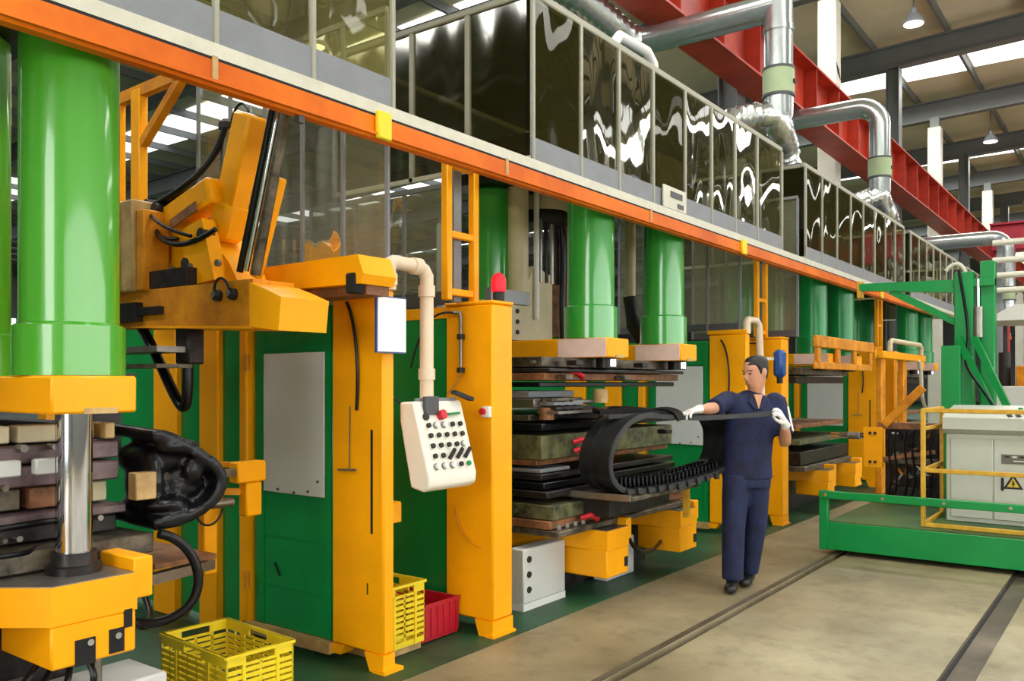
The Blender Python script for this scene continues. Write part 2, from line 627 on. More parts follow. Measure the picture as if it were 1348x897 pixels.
# columns of the hall
def hall_column(x, y, kind, label, group):
    if kind == 'white':
        t = thing('hall_column', (x, y, 0), label, 'column', group)
        MB().box((x - .175, y - .175, 0.004), (x + .175, y + .175, roofz(y) - 0.3), 0.02).build('shaft', 'colw', t)
        MB().box((x - .12, y - .12, roofz(y) - 0.3), (x + .12, y + .12, roofz(y))).build('bracket', 'rafter', t)
    else:
        t = thing('hall_column', (x, y, 0), label, 'column', group)
        h = roofz(y)
        MB().box((x - .17, y - .15, 0.004), (x + .17, y - .13, h)).build('flange', 'rafter', t)
        MB().box((x - .17, y + .13, 0.004), (x + .17, y + .15, h)).build('flange', 'rafter', t)
        MB().box((x - .012, y - .13, 0.004), (x + .012, y + .13, h)).build('web', 'rafter', t)
    return t


for i, x in enumerate((17.05, 27.35, 37.5, 47.7)):
    t = hall_column(x, 4.98, 'white', 'white painted hall column carrying the red crane beam', 'white hall columns')
    if i == 0:
        t['label'] = 'white painted hall column with a small black mark, beside the silver duct'
        t.pop('group')
        for k in range(3):
            MB().bar((x - .15 + k * .07, 4.80, 7.65 - .03 * k), (x - .03 + k * .07, 4.80, 7.45 - .03 * k), 0.03, 0.006, up=(0, 1, 0)).build('black_mark', 'ink', t)
for x in (12.3, 22.5, 32.5, 42.7):
    hall_column(x, 5.02, 'steel', 'grey steel H-section column rising to the roof rafters', 'grey steel hall columns')
for x in (7, 17.2, 27.4, 37.6):
    hall_column(x, 24, 'white', 'white hall column far behind the press row', 'far white hall columns')

# red crane runway beam
CY = 4.55
cb = thing('crane_runway_beam', (30, CY, 5.76), 'long red steel crane runway beam with vertical stiffeners, behind the hoods', 'beam')
MB().box((6, CY - .24, 5.76), (70, CY + .24, 5.79)).build('bottom_flange', 'crane', cb)
MB().box((6, CY - .24, 6.61), (70, CY + .24, 6.64)).build('top_flange', 'crane', cb)
MB().box((6, CY - .012, 5.79), (70, CY + .012, 6.61)).build('web', 'crane', cb)
stf = None
for i in range(46):
    x = 6.6 + i * 1.26
    if stf is None:
        stf = MB().box((x - .008, CY - .22, 5.79), (x + .008, CY - .012, 6.61)).build('stiffener', 'crane', cb)
        s0 = WORG[stf.name] - Vector((x, 0, 0))
    else:
        inst(stf, s0 + Vector((x, 0, 0)), cb)

# ================================================================== OVERHEAD BEAM AND TRAY
bm_ = thing('overhead_beam', (12, 2.93, 2.65), 'long orange painted steel beam running above the press fronts', 'beam')
mb = MB().prism([(2.90, 2.668), (2.90, 2.75), (2.96, 2.75), (2.96, 2.65), (2.915, 2.65)], 0, -3, 26)
mb.build('channel', 'orange', bm_)
MB().box((-3, 2.885, 2.660), (26, 2.9, 2.672)).build('lower_lip', 'orange', bm_)
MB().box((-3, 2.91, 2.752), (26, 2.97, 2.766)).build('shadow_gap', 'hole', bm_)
for x in (2.88, 7.35, 12.25):
    MB().box((x - .045, 2.872, 2.645), (x + .045, 2.9, 2.775), .006).build('clamp_plate', 'yplas', bm_)
for x in (1.98, 3.86, 5.6):
    MB().box((x - .012, 2.893, 2.66), (x + .012, 2.9, 2.765)).build('joint_strap', 'tan', bm_)
for x in (2.42, 7.9):
    MB().bar((x, 2.93, 2.65), (x, 2.93, 2.62), 0.03, 0.03).build('hanger_stub', 'dgrey', bm_)
tr = thing('cable_tray', (12, 2.95, 2.766), 'pale grey steel tray lying along the orange beam', 'tray')
MB().box((-3, 2.915, 2.767), (26, 2.93, 2.825)).build('tray_side', 'offwhite', tr)
MB().box((-3, 2.93, 2.767), (26, 3.02, 2.775)).build('tray_bottom', 'offwhite', tr)


# ================================================================== FUME HOODS WITH CURTAINS
def hood(xa, xb, ya, yb, zt, label, posts, end_posts, pm, roof=True, skirt_from=None, nend=True, zs=(2.83, 2.97)):
    t = thing('fume_hood', ((xa + xb) / 2, (ya + yb) / 2, zs[0]), label, 'hood')
    zb = zs[0]
    MB().box((xa, ya, zt - .05), (xb, ya + .05, zt), .008).build('top_rail', 'postc', t)
    MB().box((xa, yb - .05, zt - .05), (xb, yb, zt), .008).build('top_rail', 'postc', t)
    for x in (xa, xb - .05):
        MB().box((x, ya + .05, zt - .05), (x + .05, yb - .05, zt), .008).build('end_rail', 'postc', t)
    MB().box((xa, ya - .004, zs[0]), (xb, ya + .004, zs[1])).build('skirt', 'grey', t)
    for i, x in enumerate(posts):
        MB().box((x - .013, ya - .010, zb), (x + .013, ya + .016, zt - .05), .004).build('curtain_post', 'postc', t)
    for i in range(len(posts) - 1):
        a, b = posts[i] + .013, posts[i + 1] - .013
        wavy_pane('curtain_pane', (a, ya + .006, zs[1]), (1, 0, 0), b - a, zt - .05 - zs[1], .016, xa + i * 1.37, pm, t)
    for y in end_posts:
        MB().box((xa - .0, y - .018, zb), (xa + .035, y + .018, zt - .05), .004).build('curtain_post', 'postc', t)
    ys = [ya + .03] + list(end_posts)
    for i in range(len(ys) - 1):
        wavy_pane('end_pane', (xa + .018, ys[i] + .018, zb), (0, 1, 0), ys[i + 1] - ys[i] - .036, zt - .05 - zb, .006, 40 + xa + i, 'pvc_dk', t)
    if end_posts:
        MB().box((xa, ya, zb - .0), (xa + .03, yb, zb + .03)).build('end_sill', 'offwhite', t)
    if roof:
        MB().box((xa, ya + .05, zt - .012), (xb, yb, zt - .002)).build('hood_roof', 'dgrey', t)
        MB().box((xa, yb - .012, zt - .6), (xb, yb, zt - .05)).build('back_sheet', 'dgrey', t)
    return t


hood(-1.2, 3.02, 2.95, 4.7, 3.87, 'fume hood with pale yellowed curtains, nearest the steel arm', [-1.1, -.55, 0, .5, 1.0, 1.52, 2.02, 2.51, 3.005], [], 'pvc_lt', roof=False, zs=(2.826, 2.975))
hood(4.17, 8.54, 2.95, 4.7, 3.87, 'fume hood with dark olive glossy curtains over the press the worker unloads',
     [4.19, 4.729, 5.225, 5.737, 6.282, 6.798, 7.31, 7.845, 8.52], [3.45, 3.93, 4.68], 'pvc')
hood(9.24, 13.9, 2.95, 4.7, 3.87, 'fume hood with brown-green curtains under the second silver duct', [9.26 + i * .577 for i in range(9)], [3.45, 4.0, 4.68], 'pvc')
hood(14.3, 19.0, 2.95, 4.7, 3.87, 'fume hood farther along the row, behind the green gantry arm', [14.32 + i * .583 for i in range(9)], [3.5, 4.1, 4.68], 'pvc')
hood(19.4, 24.0, 2.95, 4.7, 3.87, 'fume hood at the far end of the orange beam', [19.42 + i * .65 for i in range(8)], [3.5, 4.68], 'pvc')
# control tag hanging on the second hood's skirt
tp = thing('hood_switch_plate', (5.95, 2.93, 2.85), 'small grey switch plate fixed on the hood skirt', 'switch plate')
MB().box((5.85, 2.920, 2.83), (6.24, 2.936, 3.0), .004).build('plate', 'offwhite', tp)
MB().box((5.96, 2.914, 2.92), (6.16, 2.921, 2.965)).build('slot', 'dgrey', tp)
MB().box((6.08, 2.914, 2.85), (6.18, 2.921, 2.885)).build('slot', 'dgrey', tp)


# ================================================================== DUCTS
def bellows(pts, r, name, parent, step=0.045):
    pts = [Vector(p) for p in pts]
    out, rs = [], []
    k = 0
    for i in range(len(pts) - 1):
        L = (pts[i + 1] - pts[i]).length
        n = max(1, int(L / step))
        for j in range(n):
            out.append(pts[i].lerp(pts[i + 1], j / n))
            rs.append(r * (1.0 if k % 2 else 0.8))
            k += 1
    out.append(pts[-1])
    rs.append(r)
    return MB().tube(out, rs, 18).build(name, 'foil', parent, angle=60)


def band(c, ax, r, parent, m='galv', w=.03):
    c, ax = Vector(c), Vector(ax).normalized()
    return MB().cyl(c - ax * w, c + ax * w, r).build('joint_ring', m, parent)


def duct(x, y, zt, zb, yfar, zh, label, r=.148, horiz=True, up=True):
    t = thing('exhaust_duct', (x, y, zb), label, 'duct')
    top = zt if up else zh
    if up:
        MB().cyl((x, y, zb + .3), (x, y, zt), r, n=24).build('riser', 'galv', t)
        for z in (zh + .32, zh - .25):
            band((x, y, z), (0, 0, 1), r + .012, t)
    else:
        MB().tube([(x, y, zb + .3), (x, y, zh - .3)] + arc((x, y + .3, zh - .3), .3, math.pi, math.pi / 2, (0, 1, 0), (0, 0, 1), 6)[1:] + [(x, yfar, zh)], r, 24).build('riser', 'galv', t)
    MB().cyl((x, y, zb + .1), (x, y, zb + .36), r + .014, n=24).build('damper_band', 'dampg', t)
    band((x, y, zb + .37), (0, 0, 1), r + .02, t, 'dgrey', .012)
    band((x, y, zb + .09), (0, 0, 1), r + .02, t, 'dgrey', .012)
    MB().box((x - .02, y - r - .03, zb + .2), (x + .03, y - r - .01, zb + .24)).build('damper_lever', 'ink', t)
    MB().cyl((x, y, zb - .12), (x, y, zb + .1), r, n=24).build('lower_stub', 'galv', t)
    if horiz and up:
        MB().cyl((x, y, zh), (x, yfar, zh), r, n=24).build('branch', 'galv', t)
        band((x, yfar, zh), (0, 1, 0), r + .012, t)
    return t


d1 = duct(8.9, 3.12, 7.6, 4.42, 4.72, 5.46, 'tall silver exhaust duct with green damper band, rising between the two nearest hoods')
bellows(bez((8.9, 3.12, 4.35), (8.9, 3.12, 4.0), (9.55, 3.25, 4.3), (9.6, 3.25, 3.91), 8), .145, 'flexible_elbow', d1)
bellows([(8.9, 3.12, 4.32), (8.72, 3.3, 4.3), (8.5, 3.45, 4.22), (8.35, 3.5, 4.05), (8.34, 3.5, 3.98), (8.34, 3.5, 3.9)], .14, 'flexible_elbow', d1)
bellows([(8.9, 4.72, 5.46), (8.75, 4.85, 5.5), (8.3, 4.85, 5.55), (7.6, 4.85, 5.6), (7.0, 4.8, 5.5)], .17, 'flexible_hose', d1, .07)
d2 = duct(13.3, 3.16, 5.9, 4.42, 4.5, 5.58, 'silver exhaust duct with a bent elbow top beside the white hall column', up=False)
bellows(bez((13.3, 3.16, 4.35), (13.3, 3.16, 4.0), (14.5, 3.3, 4.35), (14.6, 3.3, 3.91), 8), .145, 'flexible_elbow', d2)
bellows([(13.3, 3.16, 4.3), (13.1, 3.3, 4.2), (12.85, 3.4, 4.1), (12.76, 3.45, 4.0), (12.75, 3.45, 3.9)], .13, 'flexible_elbow', d2)
d3 = duct(21.2, 2.45, 5, 3.2, 4.2, 4.66, 'grey-green exhaust duct with elbow above the white pipe rack', up=False, r=.16)
hp = thing('hood_pipe', (6.3, 3.3, 3.87), 'white bent pipe standing on the dark hood roof', 'pipe')
MB().tube([(5.75, 3.3, 3.875), (5.75, 3.3, 4.1)] + [(5.85, 3.3, 4.2), (6.3, 3.3, 4.22), (6.42, 3.3, 4.15), (6.45, 3.3, 3.875)], .04, 12).build('bent_tube', 'white', hp)


# ================================================================== GUARD PARTITIONS
def partition_a(X, label, k):
    """thin yellow column with a green door, glazed with a pale panel, and green panels behind"""
    t = thing('guard_partition', (X + .05, 3.8, 0), label, 'partition')
    fz = .004
    c = MB()
    c.box((X, 3.15, .10), (X + .085, 3.54, 1.985), .012)
    c.prism([(3.15, fz), (3.25, fz), (3.29, .10), (3.15, .10)], 0, X, X + .085)
    c.prism([(3.44, .10), (3.47, .05), (3.54, .05), (3.54, .10)], 0, X, X + .085)
    col = c.build('column', 'yellow', t)
    MB().box((X - .01, 3.13, fz), (X + .13, 3.22, .022)).build('foot_plate', 'yellow', col)
    MB().box((X - .003, 3.225, .72), (X + .001, 3.24, 1.26)).build('slot', 'hole', col)
    MB().box((X - .004, 3.15, 1.985), (X + .105, 3.56, 2.03), .008).build('cap', 'yellow', col)
    MB().tube(bez((X - .012, 3.41, 1.93), (X - .03, 3.33, 1.85), (X - .02, 3.30, 1.6), (X - .012, 3.335, 1.36)), .009, 8).build('black_cable', 'black', col)
    MB().cyl((X - .008, 3.39, 1.38), (X - .008, 3.395, 1.05), .003, n=6).build('pull_cord', 'dgrey', col)
    MB().bar((X - .012, 3.34, 1.045), (X - .012, 3.475, 1.04), .012, .012).build('pull_handle', 'steel', col)
    MB().box((X - .002, 3.26, .40), (X + .001, 3.268, .46)).build('paint_chip', 'mould_d', col)
    # green door
    d = MB().box((X + .02, 3.55, .10), (X + .07, 4.235, 1.93), .008).build('door', 'green', t)
    MB().box((X + .008, 3.612, .875), (X + .02, 4.135, 1.672), .003).build('pale_panel', 'panel', d)
    for y in (3.56, 4.14):
        MB().box((X + .012, y, .11), (X + .022, y + .045, 1.92)).build('door_stile', 'green', d)
    MB().box((X + .012, 3.6, 1.69), (X + .022, 4.14, 1.71)).build('door_rail', 'green', d)
    MB().box((X + .014, 3.6, .62), (X + .022, 4.14, .63)).build('door_rail', 'green', d)
    MB().box((X + .014, 3.6, .335), (X + .022, 4.14, .34)).build('door_rail', 'green', d)
    for y in (3.66, 3.78, 3.9, 4.02):
        MB().cyl((X + .004, y, 1.70), (X + .012, y, 1.70), .008, n=8).build('rivet', 'green', d)
    for z in (1.5, 1.24, .98):
        MB().cyl((X + .004, 3.59, z), (X + .012, 3.59, z), .009, n=8).build('rivet', 'green', d)
    for y, z in ((3.74, .90), (4.0, .895), (3.86, .885), (3.66, .96)):
        MB().cyl((X + .002, y, z), (X + .009, y, z), .008, n=8).build('rivet', 'dgrey', d)
    MB().bar((X + .012, 4.035, .47), (X + .012, 3.99, .40), .012, .006).build('scratch', 'ink', d)
    MB().box((X - .02, 3.54, .04), (X + .09, 4.3, .10)).build('kerb', 'tan', t)
    # back part with posts and panels
    for i, (ya, yb) in enumerate(((4.255, 4.33), (4.54, 4.735), (4.985, 5.247))):
        MB().box((X - .02, ya, fz), (X + .09, yb, 1.95), .01).build('post', 'yellow', t)
    for z in (1.62, .95, .35):
        MB().cyl((X - .028, 4.24, z - .05), (X - .028, 4.24, z + .05), .018, n=10).build('hinge', 'yellow_dull', t)
    for ya, yb in ((4.33, 4.54), (4.735, 4.985), (5.247, 6.1)):
        MB().box((X + .02, ya, .06), (X + .06, yb, 1.93)).build('green_panel', 'green', t)
    return t


def partition_b(X, label, k):
    t = thing('guard_partition', (X + .1, 3.6, 0), label, 'partition')
    fz = .004
    c = MB()
    c.box((X, 3.085, .10), (X + .2, 3.45, 1.97), .012)
    c.prism([(3.085, fz), (3.19, fz), (3.22, .10), (3.085, .10)], 0, X, X + .2)
    col = c.build('column', 'yellow', t)
    MB().box((X - .01, 3.07, fz), (X + .21, 3.13, .02)).build('foot_plate', 'yellow', col)
    MB().box((X - .006, 3.08, 1.97), (X + .206, 3.46, 1.99), .006).build('cap', 'yellow', col)
    MB().tube(bez((X - .004, 3.36, .75), (X - .012, 3.36, .62), (X - .012, 3.25, .52), (X - .004, 3.16, .535)), .006, 8).build('loose_wire', 'yellow_dull', col)
    if k == 0:
      e = MB().box((X - .03, 3.09, 1.30), (X, 3.15, 1.365), .006).build('emergency_stop_box', 'white', t)
      MB().cyl((X - .05, 3.13, 1.335), (X - .03, 3.13, 1.335), .02, n=14).build('red_button', 'red', e)
    a = MB().tube([(X - .02, 3.36, 1.925), (X - .02, 3.32, 1.925), (X - .022, 3.31, 1.90), (X - .022, 3.31, 1.6)], .012, 10).build('air_regulator', 'steel', t)
    for z in (1.78, 1.58):
        MB().cyl((X - .022, 3.31, z - .015), (X - .022, 3.31, z + .015), .024, n=12).build('regulator_nut', 'ink', a)
    MB().tube(bez((X - .02, 3.36, 1.925), (X - .03, 3.5, 1.95), (X - .05, 3.6, 1.9), (X - .04, 3.7, 1.6)), .007, 8).build('air_line', 'ink', a)
    MB().tube(bez((X - .02, 3.31, 1.57), (X - .03, 3.31, 1.52), (X - .02, 3.38, 1.46), (X - .01, 3.43, 1.44)), .004, 8).build('thin_wire', 'tan', a)
    MB().box((X + .03, 3.45, .06), (X + .09, 4.6, 1.93)).build('green_panel', 'green', t)
    MB().box((X + .1, 3.45, .06), (X + .17, 3.52, 1.93)).build('inner_post', 'yellow', t)
    MB().box((X + .02, 3.45, 1.90), (X + .1, 4.6, 1.97)).build('head_bar', 'yellow', t)
    MB().box((X + .03, 4.6, .004), (X + .13, 4.7, 1.97), .008).build('post', 'yellow', t)
    return t


LA = ['yellow column and green door with pale panel, the pull cord partition next to the yellow crate',
      'yellow column and green door partition just behind the worker',
      'orange-yellow column and door partition behind the green cart', 'far partition column behind the gantry']
LB = ['broad yellow column with red emergency stop behind the button console',
      'broad yellow column next to the blue covered pendant beyond the worker',
      'yellow column partition half hidden behind the green gantry', 'last yellow column partition of the row']
for k in range(3):
    dx = 4.95 * k
    partition_a(3.14 + dx, LA[k], k)
    partition_b(3.97 + dx, LB[k], k)


# clear curtains hanging over the partitions, ladders on top, sign, red lamp
def clear_curtain(X, ya, yb, za, zb, n, label, skirt):
    t = thing('strip_curtain', (X, (ya + yb) / 2, za), label, 'curtain')
    MB().box((X - .012, ya, zb - .03), (X + .012, yb, zb)).build('curtain_rail', 'grey', t)
    w = (yb - ya) / n
    for i in range(n + 1):
        MB().box((X - .008, ya + i * w - .012, za), (X + .008, ya + i * w + .012, zb - .03)).build('curtain_post', 'grey', t)
    for i in range(n):
        wavy_pane('curtain_pane', (X, ya + i * w + .012, za + (skirt or 0)), (0, 1, 0), w - .024, zb - .03 - za - (skirt or 0), .014, X * 3 + i, 'pvc_cl', t)
    if skirt:
        MB().box((X - .006, ya, za), (X + .006, yb, za + skirt)).build('skirt', 'dgrey', t)
    return t


clear_curtain(3.26, 3.24, 4.95, 2.04, 3.5, 5, 'clear plastic curtain over the green door partition beside the orange beam', 0)
clear_curtain(8.15, 3.24, 4.6, 2.03, 3.5, 4, 'clear plastic curtain with dark skirt above the partition behind the worker', .07)
clear_curtain(9.15, 3.0, 4.2, 2.0, 3.5, 3, 'clear plastic curtain with dark skirt above the column next to the blue pendant', .07)
clear_curtain(4.15, 3.5, 4.9, 2.0, 2.78, 3, 'clear plastic curtain behind the red warning lamp', .09)
for k in range(3):
    X = 3.79 + 4.95 * k
    lab = ['yellow ladder frame standing on the column by the red lamp', 'yellow ladder frame standing above the worker', 'far yellow ladder frame above the cart'][k]
    t = thing('ladder_frame', (X + .15, 3.3, 1.975), lab, 'ladder frame')
    for x in (X, X + .25):
        MB().box((x, 3.28, 1.99), (x + .05, 3.33, 2.80), .006).build('stile', 'yellow', t)
    for z in (2.02, 2.36, 2.77):
        MB().box((X + .05, 3.285, z), (X + .25, 3.325, z + .04), .005).build('rung', 'yellow', t)
    MB().box((X + .13, 3.34, 1.99), (X + .2, 3.36, 2.79)).build('cable_strip', 'grey', t)
wl_ = thing('warning_lamp', (4.10, 3.14, 1.99), 'red dome warning lamp on a black base atop the yellow column', 'lamp')
MB().lathe((4.10, 3.14, 1.99), [(.035, 0), (.035, .05), (.03, .06)], 18).build('lamp_base', 'ink', wl_)
MB().lathe((4.10, 3.14, 2.05), [(.042, 0), (.046, .03), (.044, .08), (.03, .105), (.008, .115)], 20).build('lamp_dome', 'redlamp', wl_)
sg = thing('notice_board', (3.155, 3.11, 1.65), 'white notice sheet in a blue frame hung on the yellow column', 'sign')
MB().box((3.06, 3.118, 1.655), (3.275, 3.13, 1.945)).build('frame', 'bluef', sg)
MB().box((3.067, 3.112, 1.662), (3.268, 3.119, 1.938)).build('sheet', 'sheetw', sg)
bb = thing('covered_pendant', (8.6, 3.0, 1.5), 'blue covered pendant on a beige pipe arm behind the worker', 'control pendant')
MB().tube([(8.15, 3.17, 1.99), (8.15, 3.17, 2.10), (8.18, 3.17, 2.13), (8.37, 3.16, 2.13), (8.42, 3.15, 2.08), (8.42, 3.12, 1.3)], .036, 14).build('pipe_arm', 'pipe', bb)
MB().bar((8.42, 3.12, 1.75), (8.6, 3.03, 1.75), .03, .03).build('stay', 'pipe', bb)
MB().obox((8.6, 3.0, 1.70), (.075, .05, .14), None, .03).build('blue_cover', 'blue', bb)
MB().cyl((8.6, 3.0, 1.50), (8.6, 3.0, 1.56), .03).build('nozzle', 'ink', bb)

# ------------------------------------------------------------------ control console on its pipe arm
cp = thing('control_console', (3.48, 3.08, .93), 'ivory push-button console hanging from a beige pipe arm between two yellow columns', 'control panel')
PX, PY = 3.47, 3.15
arm = MB().tube([(3.2, 3.17, 1.985), (3.2, 3.17, 2.10)] + [(3.21, 3.17, 2.125), (3.235, 3.17, 2.135), (3.42, 3.165, 2.13), (3.455, 3.16, 2.115), (PX, PY, 2.08), (PX, PY, 1.42)], .038, 16).build('pipe_arm', 'pipe', cp)
for c_, a_ in (((3.2, 3.17, 2.04), (0, 0, 1)), ((3.40, 3.165, 2.13), (1, 0, 0)), ((PX, PY, 2.0), (0, 0, 1)), ((PX, PY, 1.55), (0, 0, 1))):
    MB().cyl(Vector(c_) - Vector(a_) * .03, Vector(c_) + Vector(a_) * .03, .046).build('pipe_socket', 'pipe', arm)
xa, xb = 3.31, 3.70
body = MB().prism([(3.20, 1.40), (3.10, 1.405), (2.985, 1.01), (2.99, .955), (3.03, .93), (3.12, .95), (3.20, 1.30)], 0, xa, xb).build('case', 'ivory', cp)
md = body.modifiers.new('b', 'BEVEL')
md.width, md.segments = .012, 2
nv = Vector((0, -.395, .115)).normalized()      # outward normal of the sloped face


def onface(u, v, h=0.0):                          # u along x 0..1, v down the face 0..1
    a, b = Vector((0, 3.10, 1.405)), Vector((0, 2.985, 1.01))
    p = a.lerp(b, v) + Vector((xa + (xb - xa) * u, 0, 0))
    return p + Vector((0, -.395 / .411 * h, -.0 * h)) + Vector((0, 0, .115 / .411 * h))


fn = (onface(.5, .5, 1) - onface(.5, .5, 0)).normalized()
MB().obox(onface(.5, .02, -.02), (.16, .008, .03), None).build('top_bracket', 'grey', body)
cols_ = ['k', 'w', 'w', 'k', 'k', 'k', 'k', 'k', 'k', 'k', 'k', 'k', 'k', 'k', 'w', 'k', 'k', 'h', 'h', 'h', 'w', 'w', 'w', 'k', 'g']
for r in range(5):
    for c_ in range(5):
        u, v = .17 + .165 * c_, .33 + .135 * r
        kk = cols_[r * 5 + c_]
        p = onface(u, v)
        ring = MB().cyl(p - fn * .002, p + fn * .006, .019, n=14).build('button_ring', 'steel' if kk == 'w' else 'ivory', body)
        if kk == 'h':
            MB().bar(p + fn * .016 + Vector((-.018, 0, -.022)), p + fn * .02 + Vector((.022, 0, .028)), .013, .018).build('selector_knob', 'ink', body)
        else:
            MB().cyl(p + fn * .004, p + fn * .02, .0135, n=14).build('push_button', {'k': 'ink', 'w': 'white', 'g': 'green'}[kk], body)
MB().obox(onface(.30, .07, .012), (.055, .012, .05), None, .004).build('dark_gauge', 'dgrey', body)
MB().bar(onface(.78, -.10, .03), onface(1.08, .02, .05), .05, .02).build('hand_lever', 'ink', body)
MB().cyl(onface(.47, .2), onface(.47, .2, .035), .026, n=18).build('red_stop_button', 'red', body)
MB().cyl(onface(.17, .21), onface(.17, .21, .012), .02, n=14).build('dial', 'ink', body)
MB().bar(onface(.62, .19, .01), onface(.86, .18, .01), .02, .012).build('switch_bar', 'green', body)
MB().tube(bez((3.36, 3.2, 1.38), (3.24, 3.3, 1.45), (3.2, 3.4, 1.7), (3.3, 3.35, 1.9)), .006, 8).build('console_cable', 'ink', cp)
ob = thing('valve_bank', (3.42, 3.62, 1.2), 'white valve box with black fittings in the alley behind the console', 'valve box')
MB().box((3.42, 3.6, 1.35), (3.6, 3.7, 1.72), .008).build('box', 'cream', ob)
MB().box((3.3, 3.5, .78), (3.38, 3.6, 1.2), .008).build('lower_box', 'white', ob)
for z in (1.24, 1.29, 1.34, 1.39):
    MB().cyl((3.3, 3.52, z), (3.3, 3.58, z), .02, n=10).build('fitting', 'ink', ob)
MB().box((3.23, 3.2, .76), (3.33, 3.27, .87), .006).build('yellow_stop_block', 'yellow', ob)

# ================================================================== PRESSES
def press(Xl, Xr, zu, zl, sleeve_h, rods, plates, label, barrel, ch, holes=True, detail=True, hb=.13, hs=.165):
    """four-cylinder moulding press: barrels, side beams, rods, lower brackets and the stack of mould plates"""
    t = thing('moulding_press', ((Xl + Xr) / 2, 3.7, 0), label, 'press')
    zt = zu + hb                                     # top of the upper side beams
    for xc in (Xl, Xr):
        for yc in (3.2, 4.1):
            b = MB().lathe((xc, yc, zt + sleeve_h), [(.168, 0), (.168, 2.98 - zt - sleeve_h), (.15, 3.0 - zt - sleeve_h)], 40).build('cylinder_barrel', barrel, t)
            MB().lathe((xc, yc, zt + .002), [(.19, 0), (.19, sleeve_h - .012), (.17, sleeve_h)], 40).build('sleeve', barrel, b)
            if rods:
                r = MB().cyl((xc - .01, yc - .05, zl + .05), (xc - .01, yc - .05, zu), .062, n=32).build('piston_rod', 'chrome', t)
                MB().lathe((xc - .01, yc - .05, zl + .0), [(.095, 0), (.095, .03), (.078, .035), (.074, .08)], 28).build('rod_collar', 'mould_d', r)
            else:
                r = MB().cyl((xc + .04, yc - .1, zu - .07), (xc + .04, yc - .1, zu), .07, n=24).build('rod_end', 'mould_d', t)
                MB().cyl((xc + .045, yc - .13, zu - .06), (xc + .045, yc - .13, zu - .01), .052, n=20).build('chrome_ring', 'chrome', r)
        ub = MB().box((xc - .18, 2.96, zu), (xc + .125, 4.34, zt), .008).build('upper_beam', 'yellow', t)
        if detail:
            MB().box((xc - .07, 2.957, zu - .001), (xc + .05, 3.02, zu + .02)).build('beam_notch', 'tan', ub)
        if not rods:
            MB().box((xc - .184, 2.968, zu + .004), (xc - .18, 3.36, zt - .004)).build('painted_glare', 'glare', ub)  # bright reflection on the beam side, painted as a thin pale sheet
        # lower bracket with chamfer and service box
        poly = [(xc + .125, 2.96), (xc - .18, 2.96), (xc - .18, 2.96 + ch), (xc - .48, 3.36 + ch), (xc - .48, 4.3), (xc + .125, 4.3)]
        lb = MB().prism(poly, 2, zl - hb, zl).build('lower_bracket', 'yellow', t)
        MB().prism([(p[0] + (.006 if p[0] < xc else -.006), p[1] + .006) for p in poly], 2, zl, zl + .004).build('bracket_top', 'steel', lb)
        sb = MB().box((xc - .18, 2.962, zl - hb - hs), (xc + .123, 3.34, zl - hb), .008).build('service_box', 'yellow', t)
        if holes:
            zz = zl - hb - hs * .72
            MB().box((xc - .10, 2.957, zz - .045), (xc - .03, 2.964, zz + .045)).build('opening', 'hole', sb)
            MB().box((xc + .02, 2.957, zz - .03), (xc + .075, 2.964, zz + .055)).build('opening', 'hole', sb)
            MB().box((xc + .075, 2.957, zz + .05), (xc + .105, 2.964, zz + .115)).build('opening', 'hole', sb)
            for px_ in (-.05, .05):
                MB().cyl((xc + px_, 2.95, zz + .03), (xc + px_, 2.962, zz + .03), .012, n=10).build('bolt', 'chrome', sb)
        else:
            MB().box((xc + .06, 2.957, zl - hb - hs * .75), (xc + .105, 2.964, zl - hb - hs * .4)).build('opening', 'hole', sb)
        MB().box((xc + .125, 2.98, zl - .10), (xc + .20, 3.3, zl + .05), .006).build('side_tab', 'yellow', lb)
    for i, (nm, xa, xb, ya, z0, z1, m) in enumerate(plates):
        MB().box((xa, ya, z0), (xb, 4.3 - .02 * (i % 3), z1), .006).build(nm, m, t)
    MB().box((Xl - .3, 3.42, .004), (Xr + .1, 4.5, zl - hb - .01)).build('base', 'mould_d', t)
    MB().box((Xl - .25, 3.05, 3.0), (Xr + .25, 4.35, 3.3)).build('crown', 'mould_d', t)
    return t


z = .82
pl1, SP1 = [], []
for nm, h, ya, xb, m in (('base_plate', .085, 3.22, 1.92, 'mould'), ('mould_plate', .075, 3.36, 1.84, 'mould_d'), ('mould_plate', .045, 3.32, 1.86, 'mould_p'),
                         ('spacer_plate', .09, 3.42, 1.84, 'tan'), ('mould_plate', .085, 3.34, 1.84, 'mould_p'), ('mould_plate', .075, 3.36, 1.85, 'mould_p'), ('spacer_plate', .075, 3.4, 1.84, 'tan')):
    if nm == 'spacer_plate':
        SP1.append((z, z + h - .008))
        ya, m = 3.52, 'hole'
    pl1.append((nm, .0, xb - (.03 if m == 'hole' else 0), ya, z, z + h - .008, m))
    z += h
P1 = press(.434, 1.574, 1.395, .81, .19, True, pl1, 'lime green moulding press with extended chrome piston rods and yellow service box', 'lime', 0.0, hb=.132, hs=.15)
rq = random.Random(4)
for za, zb_ in SP1:                                   # loose packing blocks between the mould plates
    x_ = .2
    while x_ < 1.82:
        w_ = rq.uniform(.06, .2)
        MB().box((x_, 3.38 + rq.uniform(0, .04), za + .001), (min(x_ + w_, 1.85), 3.5, zb_ - rq.choice((.001, .001, .02))), .005).build('packing_block', rq.choice(('tan', 'mould', 'cream', 'mould_b')), P1)
        x_ += w_ + rq.uniform(.015, .05)
